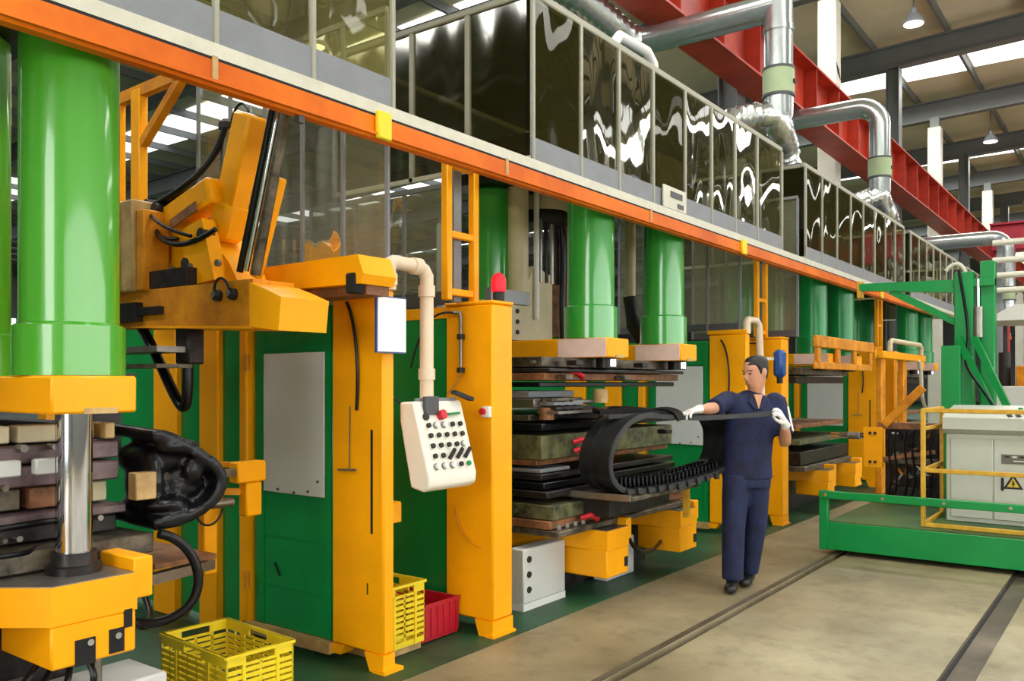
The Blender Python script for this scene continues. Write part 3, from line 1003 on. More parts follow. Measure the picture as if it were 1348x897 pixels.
for i in range(14):
    x_, z_ = rq.uniform(1.2, 1.82), rq.choice((.93, .97, 1.12, 1.19, 1.26))
    MB().cyl((x_, 3.315, z_), (x_, 3.37, z_), rq.uniform(.008, .016), n=8).build('plate_bolt', rq.choice(('steel', 'ink', 'mould')), P1)
for x_ in (1.36, 1.5):
    MB().box((x_, 3.30, 1.16), (x_ + .09, 3.345, 1.22), .006).build('pale_block', 'panel', P1)
MB().tube(bez((1.2, 3.28, .99), (1.35, 3.26, .97), (1.5, 3.27, 1.0), (1.62, 3.3, .98)), .012, 8).build('hose', 'black', P1)
MB().tube(bez((1.1, 3.2, .87), (1.3, 3.15, .93), (1.4, 3.2, .88), (1.48, 3.25, .9)), .010, 8).build('hose', 'black', P1)
pl2 = [('base_plate', 4.62, 6.62, 3.05, .50, .54, 'mould'), ('insulation_plate', 4.62, 6.6, 3.12, .545, .60, 'mould_b'), ('mould_block', 4.64, 6.58, 3.1, .605, .70, 'mould_g'),
       ('mould_plate', 4.62, 6.6, 3.14, .745, .79, 'mould_d'), ('mould_plate', 4.64, 6.58, 3.18, .80, .845, 'black'), ('mould_plate', 4.64, 6.58, 3.2, .86, .90, 'mould_d'),
       ('pale_liner', 4.66, 5.02, 3.22, .905, .93, 'grey'), ('mould_plate', 4.64, 6.56, 3.24, .955, .99, 'mould_b'), ('mould_block', 4.64, 6.56, 3.2, .995, 1.155, 'mould_g'),
       ('mould_plate', 4.62, 6.58, 3.18, 1.19, 1.235, 'black'), ('mould_plate', 4.64, 6.5, 3.3, 1.25, 1.29, 'mould'),
       ('roller_plate', 4.64, 5.25, 3.26, 1.335, 1.40, 'steel'), ('roller_plate', 4.64, 5.2, 3.3, 1.405, 1.45, 'grey'), ('mould_plate', 4.62, 6.6, 3.2, 1.475, 1.51, 'black'),
       ('insulation_plate', 4.62, 6.6, 3.16, 1.52, 1.57, 'mould_b'), ('mould_plate', 4.62, 6.62, 3.12, 1.575, 1.60, 'mould_d'), ('platen', 4.64, 6.6, 3.2, 1.61, 1.678, 'mould')]
P2 = press(5.26, 6.40, 1.68, .49, .235, False, pl2, 'green cylinder press with stacked oily mould plates that the worker is emptying', 'green2', .34, False, hb=.135, hs=.19)
pl3 = [('base_plate', 9.7, 11.6, 3.1, .50, .56, 'mould'), ('mould_block', 9.7, 11.6, 3.15, .57, .72, 'mould_d'), ('mould_plate', 9.7, 11.6, 3.15, .80, .86, 'mould_g'),
       ('mould_plate', 9.7, 11.6, 3.2, .98, 1.03, 'mould_b'), ('mould_plate', 9.7, 11.6, 3.2, 1.5, 1.58, 'mould_d'), ('platen', 9.7, 11.6, 3.15, 1.6, 1.678, 'mould')]
P3 = press(10.29, 11.43, 1.72, .49, .2, False, pl3, 'green cylinder press standing behind the green transfer cart', 'green', .34, False, False)
pl4 = [(a, xa + 5, xb + 5, ya, z0, z1, m) for a, xa, xb, ya, z0, z1, m in pl3]
press(15.25, 16.4, 1.72, .49, .2, False, pl4, 'green cylinder press beyond the tall green gantry', 'green', .34, False, False)
# red clamp handles and rollers belong to the second press
for y_, z_ in ((3.14, 1.10), (3.13, 1.04), (3.08, .59), (3.2, 1.56)):
    MB().tube([(4.93, y_, z_), (4.98, y_ - .05, z_ + .02), (5.05, y_ - .06, z_ - .01), (5.1, y_ - .02, z_ - .03)], .018, 8).build('red_clamp', 'red', P2)
for i in range(4):
    MB().cyl((4.72 + i * .1, 3.12, .50), (4.72 + i * .1, 3.12, .57), .022, n=10).build('stud', 'steel', P2)
for z_ in (1.30, 1.37):
    MB().cyl((4.7, 3.22, z_), (5.3, 3.22, z_), .018, n=10).build('roller', 'steel', P2)
MB().lathe((5.36, 3.18, 1.36), [(.05, 0), (.055, .03), (.05, .1)], 16).build('roller_cap', 'tan', P2)
MB().cyl((4.7, 3.2, 1.26), (4.7, 3.2, 1.34), .05, n=16).build('roller_cap', 'mould_b', P2)
rq = random.Random(11)
for i in range(16):                                   # bolts and fittings along the mould edges
    z_ = rq.choice((.65, 1.03, 1.08, 1.12, 1.545, 1.64))
    if i % 2:
        y_ = rq.uniform(3.25, 4.0)
        MB().cyl((4.60, y_, z_), (4.64, y_, z_), rq.uniform(.012, .022), n=10).build('mould_bolt', rq.choice(('steel', 'mould', 'ink')), P2)
    else:
        x_ = rq.uniform(4.7, 6.4)
        MB().box((x_, 3.06, z_ - .02), (x_ + rq.uniform(.04, .12), 3.14, z_ + .015), .004).build('mould_lug', rq.choice(('mould', 'mould_d', 'steel')), P2)
for i in range(5):
    x_ = 4.68 + .07 * i
    MB().tube(bez((x_, 3.2, 1.32 + .02 * i), (x_ + .1, 3.1, 1.25), (x_ + .3, 3.12, 1.28), (x_ + .6, 3.16, 1.26 + .012 * i)), .010, 8).build('hose', ('black', 'mould_d')[i % 2], P2)
for i in range(4):
    MB().box((4.66 + .02 * i, 3.08 + .03 * i, 1.30 + .028 * i), (5.3 - .12 * i, 3.25, 1.318 + .028 * i)).build('stripper_bar', ('steel', 'mould_d', 'grey', 'mould')[i], P2)
# slid-out lower tray
ty = MB().box((4.92, 2.70, .725), (6.0, 3.3, .755), .006).build('slide_tray', 'mould', P2)
MB().box((4.90, 2.69, .735), (4.92, 3.3, .775)).build('tray_lip', 'steel', ty)
MB().box((5.0, 2.9, .60), (5.9, 3.2, .72)).build('tray_bearer', 'mould_d', ty)
MB().box((5.9, 2.75, .50), (5.94, 2.79, .72)).build('tray_leg', 'yrail', ty)

# cream injection unit standing behind the second press's front cylinders
iu = P2
MB().prism([(4.95, 1.83), (5.75, 1.83), (5.75, 2.36), (5.5, 2.42), (5.3, 2.12), (4.95, 2.12)], 1, 3.86, 4.0).build('side_plate', 'cream', iu)
for z_ in (1.97, 2.05, 1.89):
    MB().cyl((5.27, 3.85, z_), (5.27, 3.87, z_), .018, n=10).build('bolt', 'ink', iu)
MB().cyl((5.33, 3.9, 2.2), (5.33, 3.9, 3.0), .085, n=24).build('cream_cylinder', 'cream', iu)
MB().cyl((5.5, 3.84, 2.0), (5.5, 3.84, 3.2), .022, n=10).build('thin_pipe', 'white', iu)
MB().lathe((5.75, 3.95, 2.78), [(.2, 0), (.21, .03), (.21, .08), (.2, .1)], 24).build('bell_ring', 'ink', iu)
MB().lathe((5.75, 3.95, 2.88), [(.205, 0), (.2, .1), (.16, .3)], 24).build('bell', 'cream', iu)
for i in range(4):
    MB().cyl((5.58 + i * .08, 3.86, 2.3), (5.58 + i * .08, 3.86, 2.8), .018, n=8).build('stay_rod', ('steel', 'ink')[i % 2], iu)
MB().tube(bez((5.8, 3.8, 2.75), (5.86, 3.8, 2.5), (5.78, 3.8, 2.2), (5.82, 3.8, 1.84)), .03, 10).build('hose', 'black', iu)
MB().cyl((6.60, 3.62, 2.25), (6.60, 3.62, 3.1), .05, n=16).build('pale_stand_pipe', 'cream', iu)
MB().tube([(6.6, 3.62, 2.25), (6.6, 3.6, 2.1), (6.55, 3.55, 2.0), (6.6, 3.5, 1.86)], [.06, .055, .07, .05], 12).build('black_valve', 'ink', iu)
MB().box((6.15, 4.0, 1.9), (6.35, 4.15, 3.1)).build('brown_column', 'mould_b', iu)
MB().box((4.42, 3.45, 2.04), (4.86, 3.5, 2.13)).build('grey_shelf', 'grey', iu)

# ------------------------------------------------------------------ rubber goods beside the first press
rb = thing('rubber_moulding', (1.98, 3.4, .95), 'glossy black folded rubber moulding hanging out of the chrome-rod press', 'rubber part')


def sheet_strip(pts, wdir, w, th):
    """strip of thickness th that follows pts, w wide along wdir"""
    pts = [Vector(p) for p in pts]
    wd = Vector(wdir).normalized() * w / 2
    vs, fs = [], []
    n = len(pts)
    for i, p in enumerate(pts):
        tg = (pts[min(i + 1, n - 1)] - pts[max(i - 1, 0)]).normalized()
        nn = tg.cross(wd.normalized()) * th / 2
        vs += [p - wd - nn, p + wd - nn, p + wd + nn, p - wd + nn]
    for i in range(n - 1):
        for k in range(4):
            a, b = i * 4 + k, i * 4 + (k + 1) % 4
            fs.append((a, b, b + 4, a + 4))
    fs += [(0, 1, 2, 3), (4 * n - 4, 4 * n - 3, 4 * n - 2, 4 * n - 1)]
    return vs, fs


mb = MB()
mb.add(*sheet_strip(bez((1.93, 3.42, 1.29), (2.0, 3.42, 1.31), (2.08, 3.40, 1.25), (2.2, 3.38, 1.16)) + bez((2.2, 3.38, 1.15), (2.30, 3.38, 1.08), (2.2, 3.38, .93), (1.93, 3.4, .93))[1:], (0, 1, .05), .34, .05))
mb.sphere((2.04, 3.44, 1.18), (.13, .17, .085), 18)
mb.sphere((2.12, 3.42, 1.06), (.13, .16, .11), 18)
mb.sphere((2.03, 3.40, .985), (.12, .18, .06), 18)
mb.sphere((1.97, 3.38, 1.09), (.06, .12, .14), 16)
mb.sphere((2.06, 3.28, 1.235), (.10, .05, .035), 14)
mb.sphere((2.0, 3.27, 1.00), (.09, .05, .03), 14)
mb.sphere((2.13, 3.27, 1.13), (.05, .04, .06), 14)
RUBBER_MB = mb
MB().box((1.86, 3.25, 1.03), (1.95, 3.31, 1.14), .004).build('tan_stop', 'tan', rb)
MB().add(*sheet_strip([(1.95, 3.3, 1.1), (2.1, 3.34, 1.12), (2.3, 3.45, 1.13), (2.45, 3.6, 1.12)], (0, .2, 1), .035, .03)).build('flash_strip', 'mould', rb, 60)

# mould slide with yellow brackets between the press and the door partition
ms = thing('mould_slide', (2.6, 3.9, .5), 'yellow slide bracket with rollers and steel bar beside the green panels', 'bracket')
MB().box((2.72, 3.78, .98), (2.9, 3.86, 1.09), .008).build('bracket_head', 'yellow', ms)
MB().box((2.78, 3.79, .80), (2.88, 3.86, .98), .008).build('bracket_drop', 'yellow', ms)
MB().bar((2.45, 4.35, 1.07), (2.8, 3.86, 1.07), .05, .025).build('slide_rail', 'yellow_dull', ms)
MB().bar((2.2, 3.75, 1.03), (2.75, 3.82, 1.04), .05, .035).build('steel_bar', 'mould', ms)
MB().bar((2.35, 4.2, .95), (2.78, 3.84, .93), .05, .03).build('slide_rail', 'yellow_dull', ms)
MB().box((2.5, 3.95, .84), (2.68, 4.05, .92), .01).build('slide_block', 'yellow', ms)
MB().cyl((2.62, 3.86, .88), (2.74, 3.86, .88), .025, n=12).build('roller', 'steel', ms)
MB().tube(arc((2.62, 3.88, .86), .09, math.pi, 2 * math.pi, (1, .2, 0), (0, 0, 1), 10), .006, 8).build('loop_wire', 'ink', ms)
MB().box((2.63, 3.94, .50), (2.71, 4.0, .86), .006).build('support_post', 'yellow', ms)
MB().box((2.3, 3.85, .60), (2.64, 4.5, .625)).build('shelf_plate', 'mould_b', ms)
MB().bar((2.05, 3.8, .56), (2.66, 3.92, .56), .05, .05).build('slide_tube', 'steel', ms)
MB().box((2.0, 4.3, 1.15), (2.1, 4.38, 1.46)).build('rear_post', 'yellow', ms)
MB().box((1.86, 3.7, 1.2), (2.05, 3.9, 1.38)).build('dark_block', 'mould_d', ms)
MB().box((1.78, 3.32, 1.39), (1.9, 3.5, 1.54)).build('dark_cap', 'mould_d', ms)

hz = thing('hydraulic_hose', (2.0, 3.3, .5), 'black hydraulic hose looping down beside the yellow service box', 'hose')
MB().tube(bez((1.93, 3.2, .895), (2.06, 3.18, .86), (2.12, 3.15, .70), (2.06, 3.17, .60)) + bez((2.06, 3.17, .60), (2.0, 3.2, .50), (1.86, 3.3, .50), (1.78, 3.4, .60))[1:], .02, 10).build('hose', 'black', hz)
MB().tube(bez((2.1, 3.6, .55), (2.0, 3.3, .45), (1.85, 3.2, .5), (1.8, 3.3, .62)), .014, 10).build('thin_hose', 'black', hz)

jb = thing('junction_box', (1.9, 3.2, 0), 'white junction boxes with cables under the yellow service box', 'junction box')
MB().box((1.55, 3.12, .004), (1.92, 3.40, .36), .01).build('box', 'panel', jb)
MB().box((1.2, 3.1, .004), (1.5, 3.4, .40), .01).build('box', 'grey', jb)
MB().box((1.57, 3.108, .2), (1.72, 3.12, .34)).build('cover', 'cream', jb)
for i in range(4):
    MB().tube(bez((1.42 + .05 * i, 3.1, .53), (1.3 + .1 * i, 3.02, .44), (1.2 + .12 * i, 3.0, .40), (1.0 + .2 * i, 3.2, .38)), .012, 8).build('cable', 'black', jb)
MB().cyl((1.6, 3.05, .36), (1.6, 3.05, .54), .014, n=10).build('drain_pipe', 'steel', jb)

for (x, y, w, h, lab) in ((4.55, 3.28, .5, .36, 'white steel cabinet with black sockets at the foot of the broad yellow column'),):
    t = thing('floor_cabinet', (x + w / 2, y + .2, 0), lab, 'cabinet')
    MB().box((x, y, .05), (x + w, y + .12, .05 + h), .008).build('case', 'panel', t)
    MB().box((x, y, .004), (x + w, y + .1, .05)).build('plinth', 'white', t)
    for k in range(3):
        MB().cyl((x + .06, y - .008, .14 + k * .1), (x + .06, y, .14 + k * .1), .022, n=12).build('socket', 'ink', t)
t = thing('floor_cabinet', (6.0, 3.3, 0), 'small white cabinet with a black hose between the two yellow service boxes', 'cabinet')
MB().box((5.62, 3.28, .004), (6.05, 3.4, .30), .008).build('case', 'panel', t)
MB().tube(bez((5.45, 3.0, .40), (5.5, 2.98, .25), (5.8, 3.0, .2), (6.15, 3.1, .25)), .015, 8).build('hose', 'black', t)

# ================================================================== HYDRAULIC LOADING ARM
ra = thing('loading_arm', (2.75, 3.9, 1.7), 'yellow hydraulic loading arm with tilted cylinder, black rods and hoses', 'hydraulic arm')
mbm = MB().prism([(3.36, 1.765), (4.85, 1.815), (4.85, 2.0), (3.36, 1.99)], 0, 2.5, 2.74).build('main_beam', 'yellow_dull', ra)
MB().prism([(3.15, 1.74), (3.36, 1.765), (3.36, 1.97), (3.24, 1.93), (3.13, 1.89)], 0, 2.48, 2.76).build('beam_head', 'yellow', ra)
MB().prism([(3.36, 1.755), (4.4, 1.80), (4.4, 1.81), (3.36, 1.768)], 0, 2.49, 2.75).build('beam_edge', 'yellow', ra)
ua = MB().prism([(2.98, 2.02), (3.02, 2.115), (4.0, 2.105), (4.0, 1.985), (3.0, 1.975)], 0, 2.84, 3.06).build('upper_arm', 'yellow', ra)
MB().box((2.9, 3.02, 1.93), (3.05, 3.95, 1.975)).build('arm_channel', 'mould_b', ra)
MB().box((2.83, 3.03, 1.93), (2.9, 3.10, 2.03), .01).build('arm_cap', 'hole', ra)
MB().bar((2.72, 3.86, 2.36), (2.72, 3.67, 2.87), .15, .12, .015, up=(1, 0, 0)).build('tilted_cylinder', 'yellow', ra)
MB().bar((2.72, 3.9, 2.25), (2.72, 3.82, 2.45), .16, .15, .03, up=(1, 0, 0)).build('cylinder_clevis', 'yellow', ra)
MB().bar((2.66, 4.3, 2.38), (2.66, 3.85, 2.50), .14, .14, .02, up=(1, 0, 0)).build('valve_body', 'yellow', ra)
MB().bar((2.57, 4.15, 2.34), (2.57, 3.92, 2.41), .01, .05).build('name_recess', 'mould_b', ra)
MB().prism([(3.66, 2.0), (4.45, 2.0), (4.45, 2.38), (4.25, 2.42), (3.95, 2.3), (3.75, 2.12)], 0, 2.64, 2.84).build('pivot_housing', 'yellow', ra)
MB().prism([(3.75, 2.02), (4.0, 2.0), (4.02, 2.30), (3.86, 2.34)], 0, 2.56, 2.64).build('pivot_cheek', 'yellow', ra)
for a, b, r, m in (((2.6, 3.60, 2.05), (2.6, 3.345, 2.80), .017, 'black'), ((2.6, 3.545, 2.05), (2.6, 3.30, 2.80), .013, 'chrome'), ((2.62, 3.50, 2.03), (2.62, 3.265, 2.80), .026, 'mould'), ((2.64, 3.555, 2.05), (2.64, 3.31, 2.80), .012, 'yellow')):
    MB().cyl(a, b, r, n=14).build('guide_rod', m, ra)
MB().bar((2.68, 3.58, 2.03), (2.68, 3.39, 2.50), .06, .05, .008, up=(1, 0, 0)).build('support_bar', 'yellow', ra)
MB().box((2.45, 4.32, 1.99), (2.65, 4.72, 2.48), .01).build('beige_block', 'tan', ra)
MB().box((2.43, 4.44, 1.99), (2.47, 4.56, 2.47), .005).build('block_rib', 'mould_b', ra)
MB().box((2.47, 4.24, 1.99), (2.62, 4.32, 2.42), .008).build('yellow_plate', 'yellow_dull', ra)
MB().box((2.5, 3.9, 2.0), (2.62, 4.25, 2.09)).build('dark_cavity', 'mould_d', ra)
for y_ in (3.50, 3.62):
    h_ = MB().cyl((2.475, y_, 1.925), (2.51, y_, 1.925), .028, n=14).build('fitting', 'ink', ra)
    MB().cyl((2.465, y_ + .005, 1.93), (2.48, y_ + .005, 1.93), .016, n=10).build('fitting_nut', 'chrome', h_)
MB().tube(bez((2.47, 3.62, 1.95), (2.46, 3.6, 2.02), (2.46, 3.52, 2.02), (2.47, 3.50, 1.95)), .007, 8).build('thin_hose', 'ink', ra)
MB().tube(bez((2.6, 4.42, 2.46), (2.56, 4.1, 2.50), (2.7, 3.97, 2.60), (2.72, 3.88, 2.86)), .017, 10).build('hose', 'black', ra)
MB().tube(bez((2.62, 4.40, 2.44), (2.58, 4.2, 2.48), (2.72, 4.02, 2.6), (2.76, 3.9, 2.88)), .017, 10).build('hose', 'black', ra)
MB().tube(bez((2.6, 4.38, 2.45), (2.5, 4.2, 2.2), (2.5, 3.95, 2.16), (2.56, 3.74, 2.27)), .014, 10).build('hose', 'black', ra)
MB().tube(bez((2.6, 4.36, 2.45), (2.52, 4.3, 2.3), (2.54, 4.22, 2.26), (2.58, 4.1, 2.26)), .012, 10).build('hose', 'black', ra)
MB().tube(bez((2.74, 3.87, 2.86), (2.74, 3.83, 2.97), (2.74, 3.76, 2.98), (2.74, 3.72, 2.9)), .007, 8).build('hose', 'black', ra)
MB().tube(bez((2.6, 4.40, 2.47), (2.5, 4.3, 2.42), (2.46, 4.1, 2.3), (2.5, 3.86, 2.24)), .010, 8).build('hose', 'black', ra)
for y_, z_ in ((4.36, 2.47), (4.28, 2.44), (3.86, 2.26), (4.0, 2.12)):
    MB().cyl((2.55, y_, z_), (2.62, y_, z_), .03, n=12).build('hose_fitting', 'ink', ra)
for y_ in (3.72, 3.95, 4.12):
    MB().cyl((2.55, y_, 2.10), (2.57, y_, 2.10), .018, n=10).build('pivot_bolt', 'steel', ra)
MB().lathe((2.74, 3.90, 2.84), [(.045, 0), (.045, .03), (.025, .05)], 14).build('hose_coupling', 'ink', ra)
MB().cyl((2.74, 3.93, 2.45), (2.74, 3.90, 2.84), .026, n=12).build('thin_cylinder', 'steel', ra)
MB().box((2.46, 4.3, 1.83), (2.5, 4.75, 1.93)).build('dark_bracket', 'mould_d', ra)
MB().box((2.47, 4.1, 1.86), (2.5, 4.3, 1.90)).build('dark_bracket', 'mould_d', ra)
# hanging cable bundle under the beam
MB().tube(bez((2.6, 4.5, 1.82), (2.6, 4.35, 1.7), (2.6, 4.2, 1.45), (2.6, 4.1, 1.38)) + bez((2.6, 4.1, 1.38), (2.6, 4.04, 1.34), (2.6, 4.03, 1.5), (2.6, 4.05, 1.78))[1:], .028, 10).build('cable_loop', 'black', ra)
MB().box((2.56, 3.98, 1.60), (2.66, 4.1, 1.80), .01).build('cable_drop', 'mould_d', ra)
MB().box((2.4, 4.0, 1.66), (2.6, 4.9, 1.69)).build('under_rail', 'steel', ra)
MB().box((2.4, 4.0, 1.58), (2.6, 4.9, 1.60)).build('under_rail', 'mould', ra)
# yellow hanger post with brace
yp = thing('hanger_post', (2.9, 5.0, 2.0), 'slim yellow post with an orange diagonal brace behind the lime cylinder', 'post')
MB().box((2.87, 4.98, 2.0), (2.93, 5.08, 3.32), .006).build('post', 'yellow', yp)
MB().bar((2.9, 5.25, 3.30), (2.9, 4.5, 3.32), .05, .07).build('head_bar', 'yellow_dull', yp)
MB().bar((2.9, 4.98, 2.98), (2.9, 4.56, 3.30), .05, .05).build('brace', 'yellow_dull', yp)
MB().box((2.87, 5.24, 2.0), (2.93, 5.27, 3.3)).build('slim_post', 'yellow', yp)


# ================================================================== CRATES
def crate(cx, cy, w, l, h, m, label, rot=0.0, tilt=0.0, z0=.005):
    """open plastic crate: four lattice walls with handles, rim and floor"""
    t = thing('plastic_crate', (cx, cy, z0), label, 'crate')
    R = Matrix.Rotation(rot, 3, 'Z')

    def wall(ax, sg, L):
        mb = MB()
        th = .008
        cols = max(4, int(L / .075))
        st = L / cols

        def q(u0, u1, z_0, z_1, o=0.0, t2=th):
            u, hu = (u0 + u1) / 2, (u1 - u0) / 2
            off = (w if ax == 0 else l) / 2 * sg - sg * (t2 / 2 - o)
            c = Vector((off, u, (z_0 + z_1) / 2)) if ax == 0 else Vector((u, off, (z_0 + z_1) / 2))
            hh = (t2 / 2, hu, (z_1 - z_0) / 2) if ax == 0 else (hu, t2 / 2, (z_1 - z_0) / 2)
            mb.obox(Vector((cx, cy, z0)) + R @ c, hh, R)
        q(-L / 2, L / 2, 0, h * .09)
        q(-L / 2, -.075, h * .83, h)
        q(.075, L / 2, h * .83, h)
        q(-.075, .075, h * .95, h)
        q(-.085, .085, h * .80, h * .84)
        for i in range(1, 8):
            zz = h * .09 + (h * .74) * i / 8
            q(-L / 2, L / 2, zz - .009, zz + .009)
        for i in range(cols + 1):
            u = -L / 2 + i * st
            q(max(u - .005, -L / 2), min(u + .005, L / 2), h * .09, h * .83)
        for u in (-L * .25, L * .25):
            q(u - .008, u + .008, 0, h * .83, .006, .014)
        q(-L / 2 - .004, L / 2 + .004, h - .014, h, .008, .02)
        return mb.build('crate_wall', m, t)
    for ax, sg, L in ((0, -1, l), (0, 1, l), (1, -1, w), (1, 1, w)):
        wall(ax, sg, L)
    mb = MB()
    for i in range(9):
        mb.obox(Vector((cx, cy, z0 + .006)) + R @ Vector((0, -l / 2 + l * (i + .5) / 9, 0)), (w / 2 - .01, l / 22, .005), R)
    mb.build('crate_floor', m, t)
    return t


crate(2.455, 3.50, .35, .57, .30, 'yplas', 'yellow lattice plastic crate standing open on the green floor by the door', rot=math.radians(-4))
crate(3.435, 3.55, .33, .54, .345, 'yplas', 'yellow plastic crate tucked in the alley between the yellow columns', rot=0.0, z0=.05)
pb = thing('pallet_board', (3.43, 3.55, .004), 'low wooden board under the yellow crate in the alley', 'board')
MB().box((3.28, 3.3, .005), (3.59, 3.8, .048), .004).build('board', 'tan', pb)
t = thing('plastic_crate', (3.9, 3.7, .004), 'solid red plastic crate between the yellow columns behind the yellow crate', 'crate')
RX0, RX1, RY0, RY1, RH = 3.64, 3.955, 3.24, 3.95, .20


def redwall(lo, hi, nrib, ax):
    mb = MB().box(lo, hi, .004)
    for i in range(nrib):
        f = (i + .5) / nrib
        if ax == 1:
            y = lo[1] + (hi[1] - lo[1]) * f
            mb.box((lo[0] - .006, y - .006, lo[2]), (lo[0], y + .006, hi[2]))
        else:
            x = lo[0] + (hi[0] - lo[0]) * f
            mb.box((x - .006, lo[1] - .006, lo[2]), (x + .006, lo[1], hi[2]))
    return mb


# the red crate stands partly behind the yellow one, its open top toward the console
redwall((3.625, 3.33, .03), (3.955, 3.34, .225), 6, 0).build('crate_wall', 'rplas', t)
MB().box((3.625, 3.34, .03), (3.635, 3.80, .225), .003).build('crate_wall', 'rplas', t)
MB().box((3.945, 3.34, .03), (3.955, 3.80, .225), .003).build('crate_wall', 'rplas', t)
MB().box((3.635, 3.79, .03), (3.945, 3.80, .225), .003).build('crate_wall', 'rplas', t)
MB().box((3.63, 3.335, .012), (3.95, 3.795, .03)).build('crate_floor', 'rplas', t)
MB().box((3.622, 3.322, .205), (3.958, 3.33, .228)).build('crate_rim', 'rplas', t)
for x_ in (3.66, 3.9):
    MB().box((x_, 3.36, .004), (x_ + .03, 3.78, .012)).build('crate_foot', 'rplas', t)

MT['decktop'] = concrete('dusty_green_deck', (84, 124, 66), (52, 100, 54), (150, 150, 110), 1.4)

# ================================================================== TRANSFER CART
ct = thing('transfer_cart', (9.0, 1.3, 0), 'green steel transfer cart with a low bumper bar standing on the floor rails', 'cart')
MB().box((7.72, .2, .05), (10.3, 2.30, .28), .008).build('deck', 'green', ct)
MB().box((7.74, .22, .281), (10.28, 2.28, .286)).build('deck_top', 'decktop', ct)
MB().box((7.70, .2, .045), (7.72, 2.30, .285), .004).build('front_plate', 'green', ct)
bp = MB().box((7.665, .2, .492), (7.70, 2.33, .56), .006).build('bumper_bar', 'green', ct)
for y in (2.27, 1.80, 1.33, .86, .4):
    MB().cyl((7.655, y, .528), (7.666, y, .528), .014, n=12).build('bolt', 'chrome', bp)
for y in (2.255, .25):
    MB().box((7.675, y, .045), (7.74, y + .075, .56), .006).build('bumper_post', 'green', ct)
for x in (8.2, 9.8):
    for y in (.78, 2.17):
        MB().cyl((x, y - .03, .06), (x, y + .03, .06), .075, n=18).build('wheel', 'dgrey', ct)

gr = thing('guard_rail', (7.92, 1.1, .285), 'yellow tube guard rail fixed around the console on the cart', 'guard rail')
for (x, y) in ((7.92, 1.535), (7.92, .35), (8.75, 1.535)):
    MB().box((x - .018, y - .018, .287), (x + .018, y + .018, 1.285), .004).build('rail_post', 'yrail', gr)
for z_ in (.305, .765, 1.27):
    MB().box((7.905, .35, z_ - .018), (7.935, 1.52, z_ + .018), .004).build('front_bar', 'yrail', gr)
    MB().box((7.93, 1.52, z_ - .018), (8.75, 1.55, z_ + .018), .004).build('side_bar', 'yrail', gr)
MB().box((7.93, 1.52, 1.10), (8.75, 1.55, 1.13), .004).build('side_bar', 'yrail', gr)

cs = thing('operator_console', (8.7, .95, .285), 'pale grey operator console with warning triangle and striped top edge on the cart', 'console')
CXF = 8.39
MB().box((CXF, .35, .287), (8.95, 1.44, 1.06), .008).build('cabinet', 'cons', cs)
for ya, yb in ((1.075, 1.40), (.40, 1.065)):
    dd = MB().box((CXF - .012, ya, .33), (CXF, yb, 1.02), .004).build('cabinet_door', 'cons', cs)
    if ya < .9:
        MB().box((CXF - .026, .99, .585), (CXF - .012, 1.012, .695), .004).build('handle', 'ink', dd)
        pl = MB().box((CXF - .016, .5, .815), (CXF - .012, 1.01, .895)).build('name_plate', 'plate', dd)
        for k in range(9):                       # worn, unreadable engraving
            y = .985 - k * .055
            MB().box((CXF - .0175, y - .036, .868), (CXF - .016, y, .882)).build('engraved_stroke', 'offwhite' if k % 2 else 'ink', pl)
        MB().box((CXF - .0175, .66, .835), (CXF - .016, .92, .845)).build('engraved_stroke', 'offwhite', pl)
        a = Vector((CXF - .0135, .805, .585))

        def tri(s_, x_, m, nm, par):
            yc, zc = .922, .645
            pts = [(yc - s_, zc - s_ * .58), (yc + s_, zc - s_ * .58), (yc, zc + s_ * 1.15)]
            return MB().prism(pts, 0, x_ - .0015, x_).build(nm, m, par)
        tr_ = tri(.075, CXF - .012, 'ink', 'warning_triangle', dd)
        tri(.047, CXF - .0135, 'sign_y', 'triangle_field', tr_)
        bolt = [(.919, .672), (.932, .672), (.923, .649), (.935, .649), (.914, .615), (.918, .639), (.908, .639)]
        MB().prism(bolt, 0, CXF - .0165, CXF - .015).build('lightning_bolt', 'ink', tr_)
top = MB().prism([(CXF - .05, 1.10), (CXF - .05, 1.20), (CXF + .02, 1.235), (CXF + .52, 1.30), (CXF + .58, 1.06), (CXF, 1.06)], 1, .33, 1.46).build('console_top', 'cons', cs)
for k in range(9):
    y = .95 - k * .065
    MB().obox((CXF - .005, y, 1.2245), (.022, .017, .004), Matrix.Rotation(math.radians(-26), 3, 'Y') @ Matrix.Rotation(.5, 3, 'Z')).build('hazard_stripe', 'ink', top)
for k in range(4):
    MB().cyl((8.7, .9 - .1 * k, 1.26), (8.7, .9 - .1 * k, 1.285), .02, n=12).build('push_button', ('green', 'red', 'ink', 'ink')[k], top)

# ------------------------------------------------------------------ green gantry on the cart
gn = thing('green_gantry', (9.5, 1.5, .285), 'tall green welded gantry with a boom arm and braces, rising behind the console', 'gantry')
MB().box((9.42, 1.375, .287), (9.58, 1.545, 2.60), .01).build('mast', 'green', gn)
MB().box((9.5, 1.20, .287), (9.64, 1.33, 2.70), .01).build('mast', 'green', gn)
MB().box((9.44, 1.2, 2.45), (9.6, 1.56, 2.53), .006).build('mast_head', 'green', gn)
MB().prism([(1.50, 2.40), (2.45, 2.48), (2.45, 2.55), (1.50, 2.53)], 0, 9.45, 9.56).build('boom', 'green', gn)
MB().bar((9.5, 2.15, 2.46), (9.5, 1.52, 2.10), .06, .07).build('boom_brace', 'green', gn)
MB().box((9.3, 1.47, .287), (9.42, 1.64, 1.87), .008).build('side_box', 'green', gn)
for y0_, y1_ in ((1.50, 1.08), (1.36, .95)):
    MB().bar((9.36, y0_, 1.95), (9.30, y1_, .99), .05, .06).build('diagonal_brace', 'green', gn)
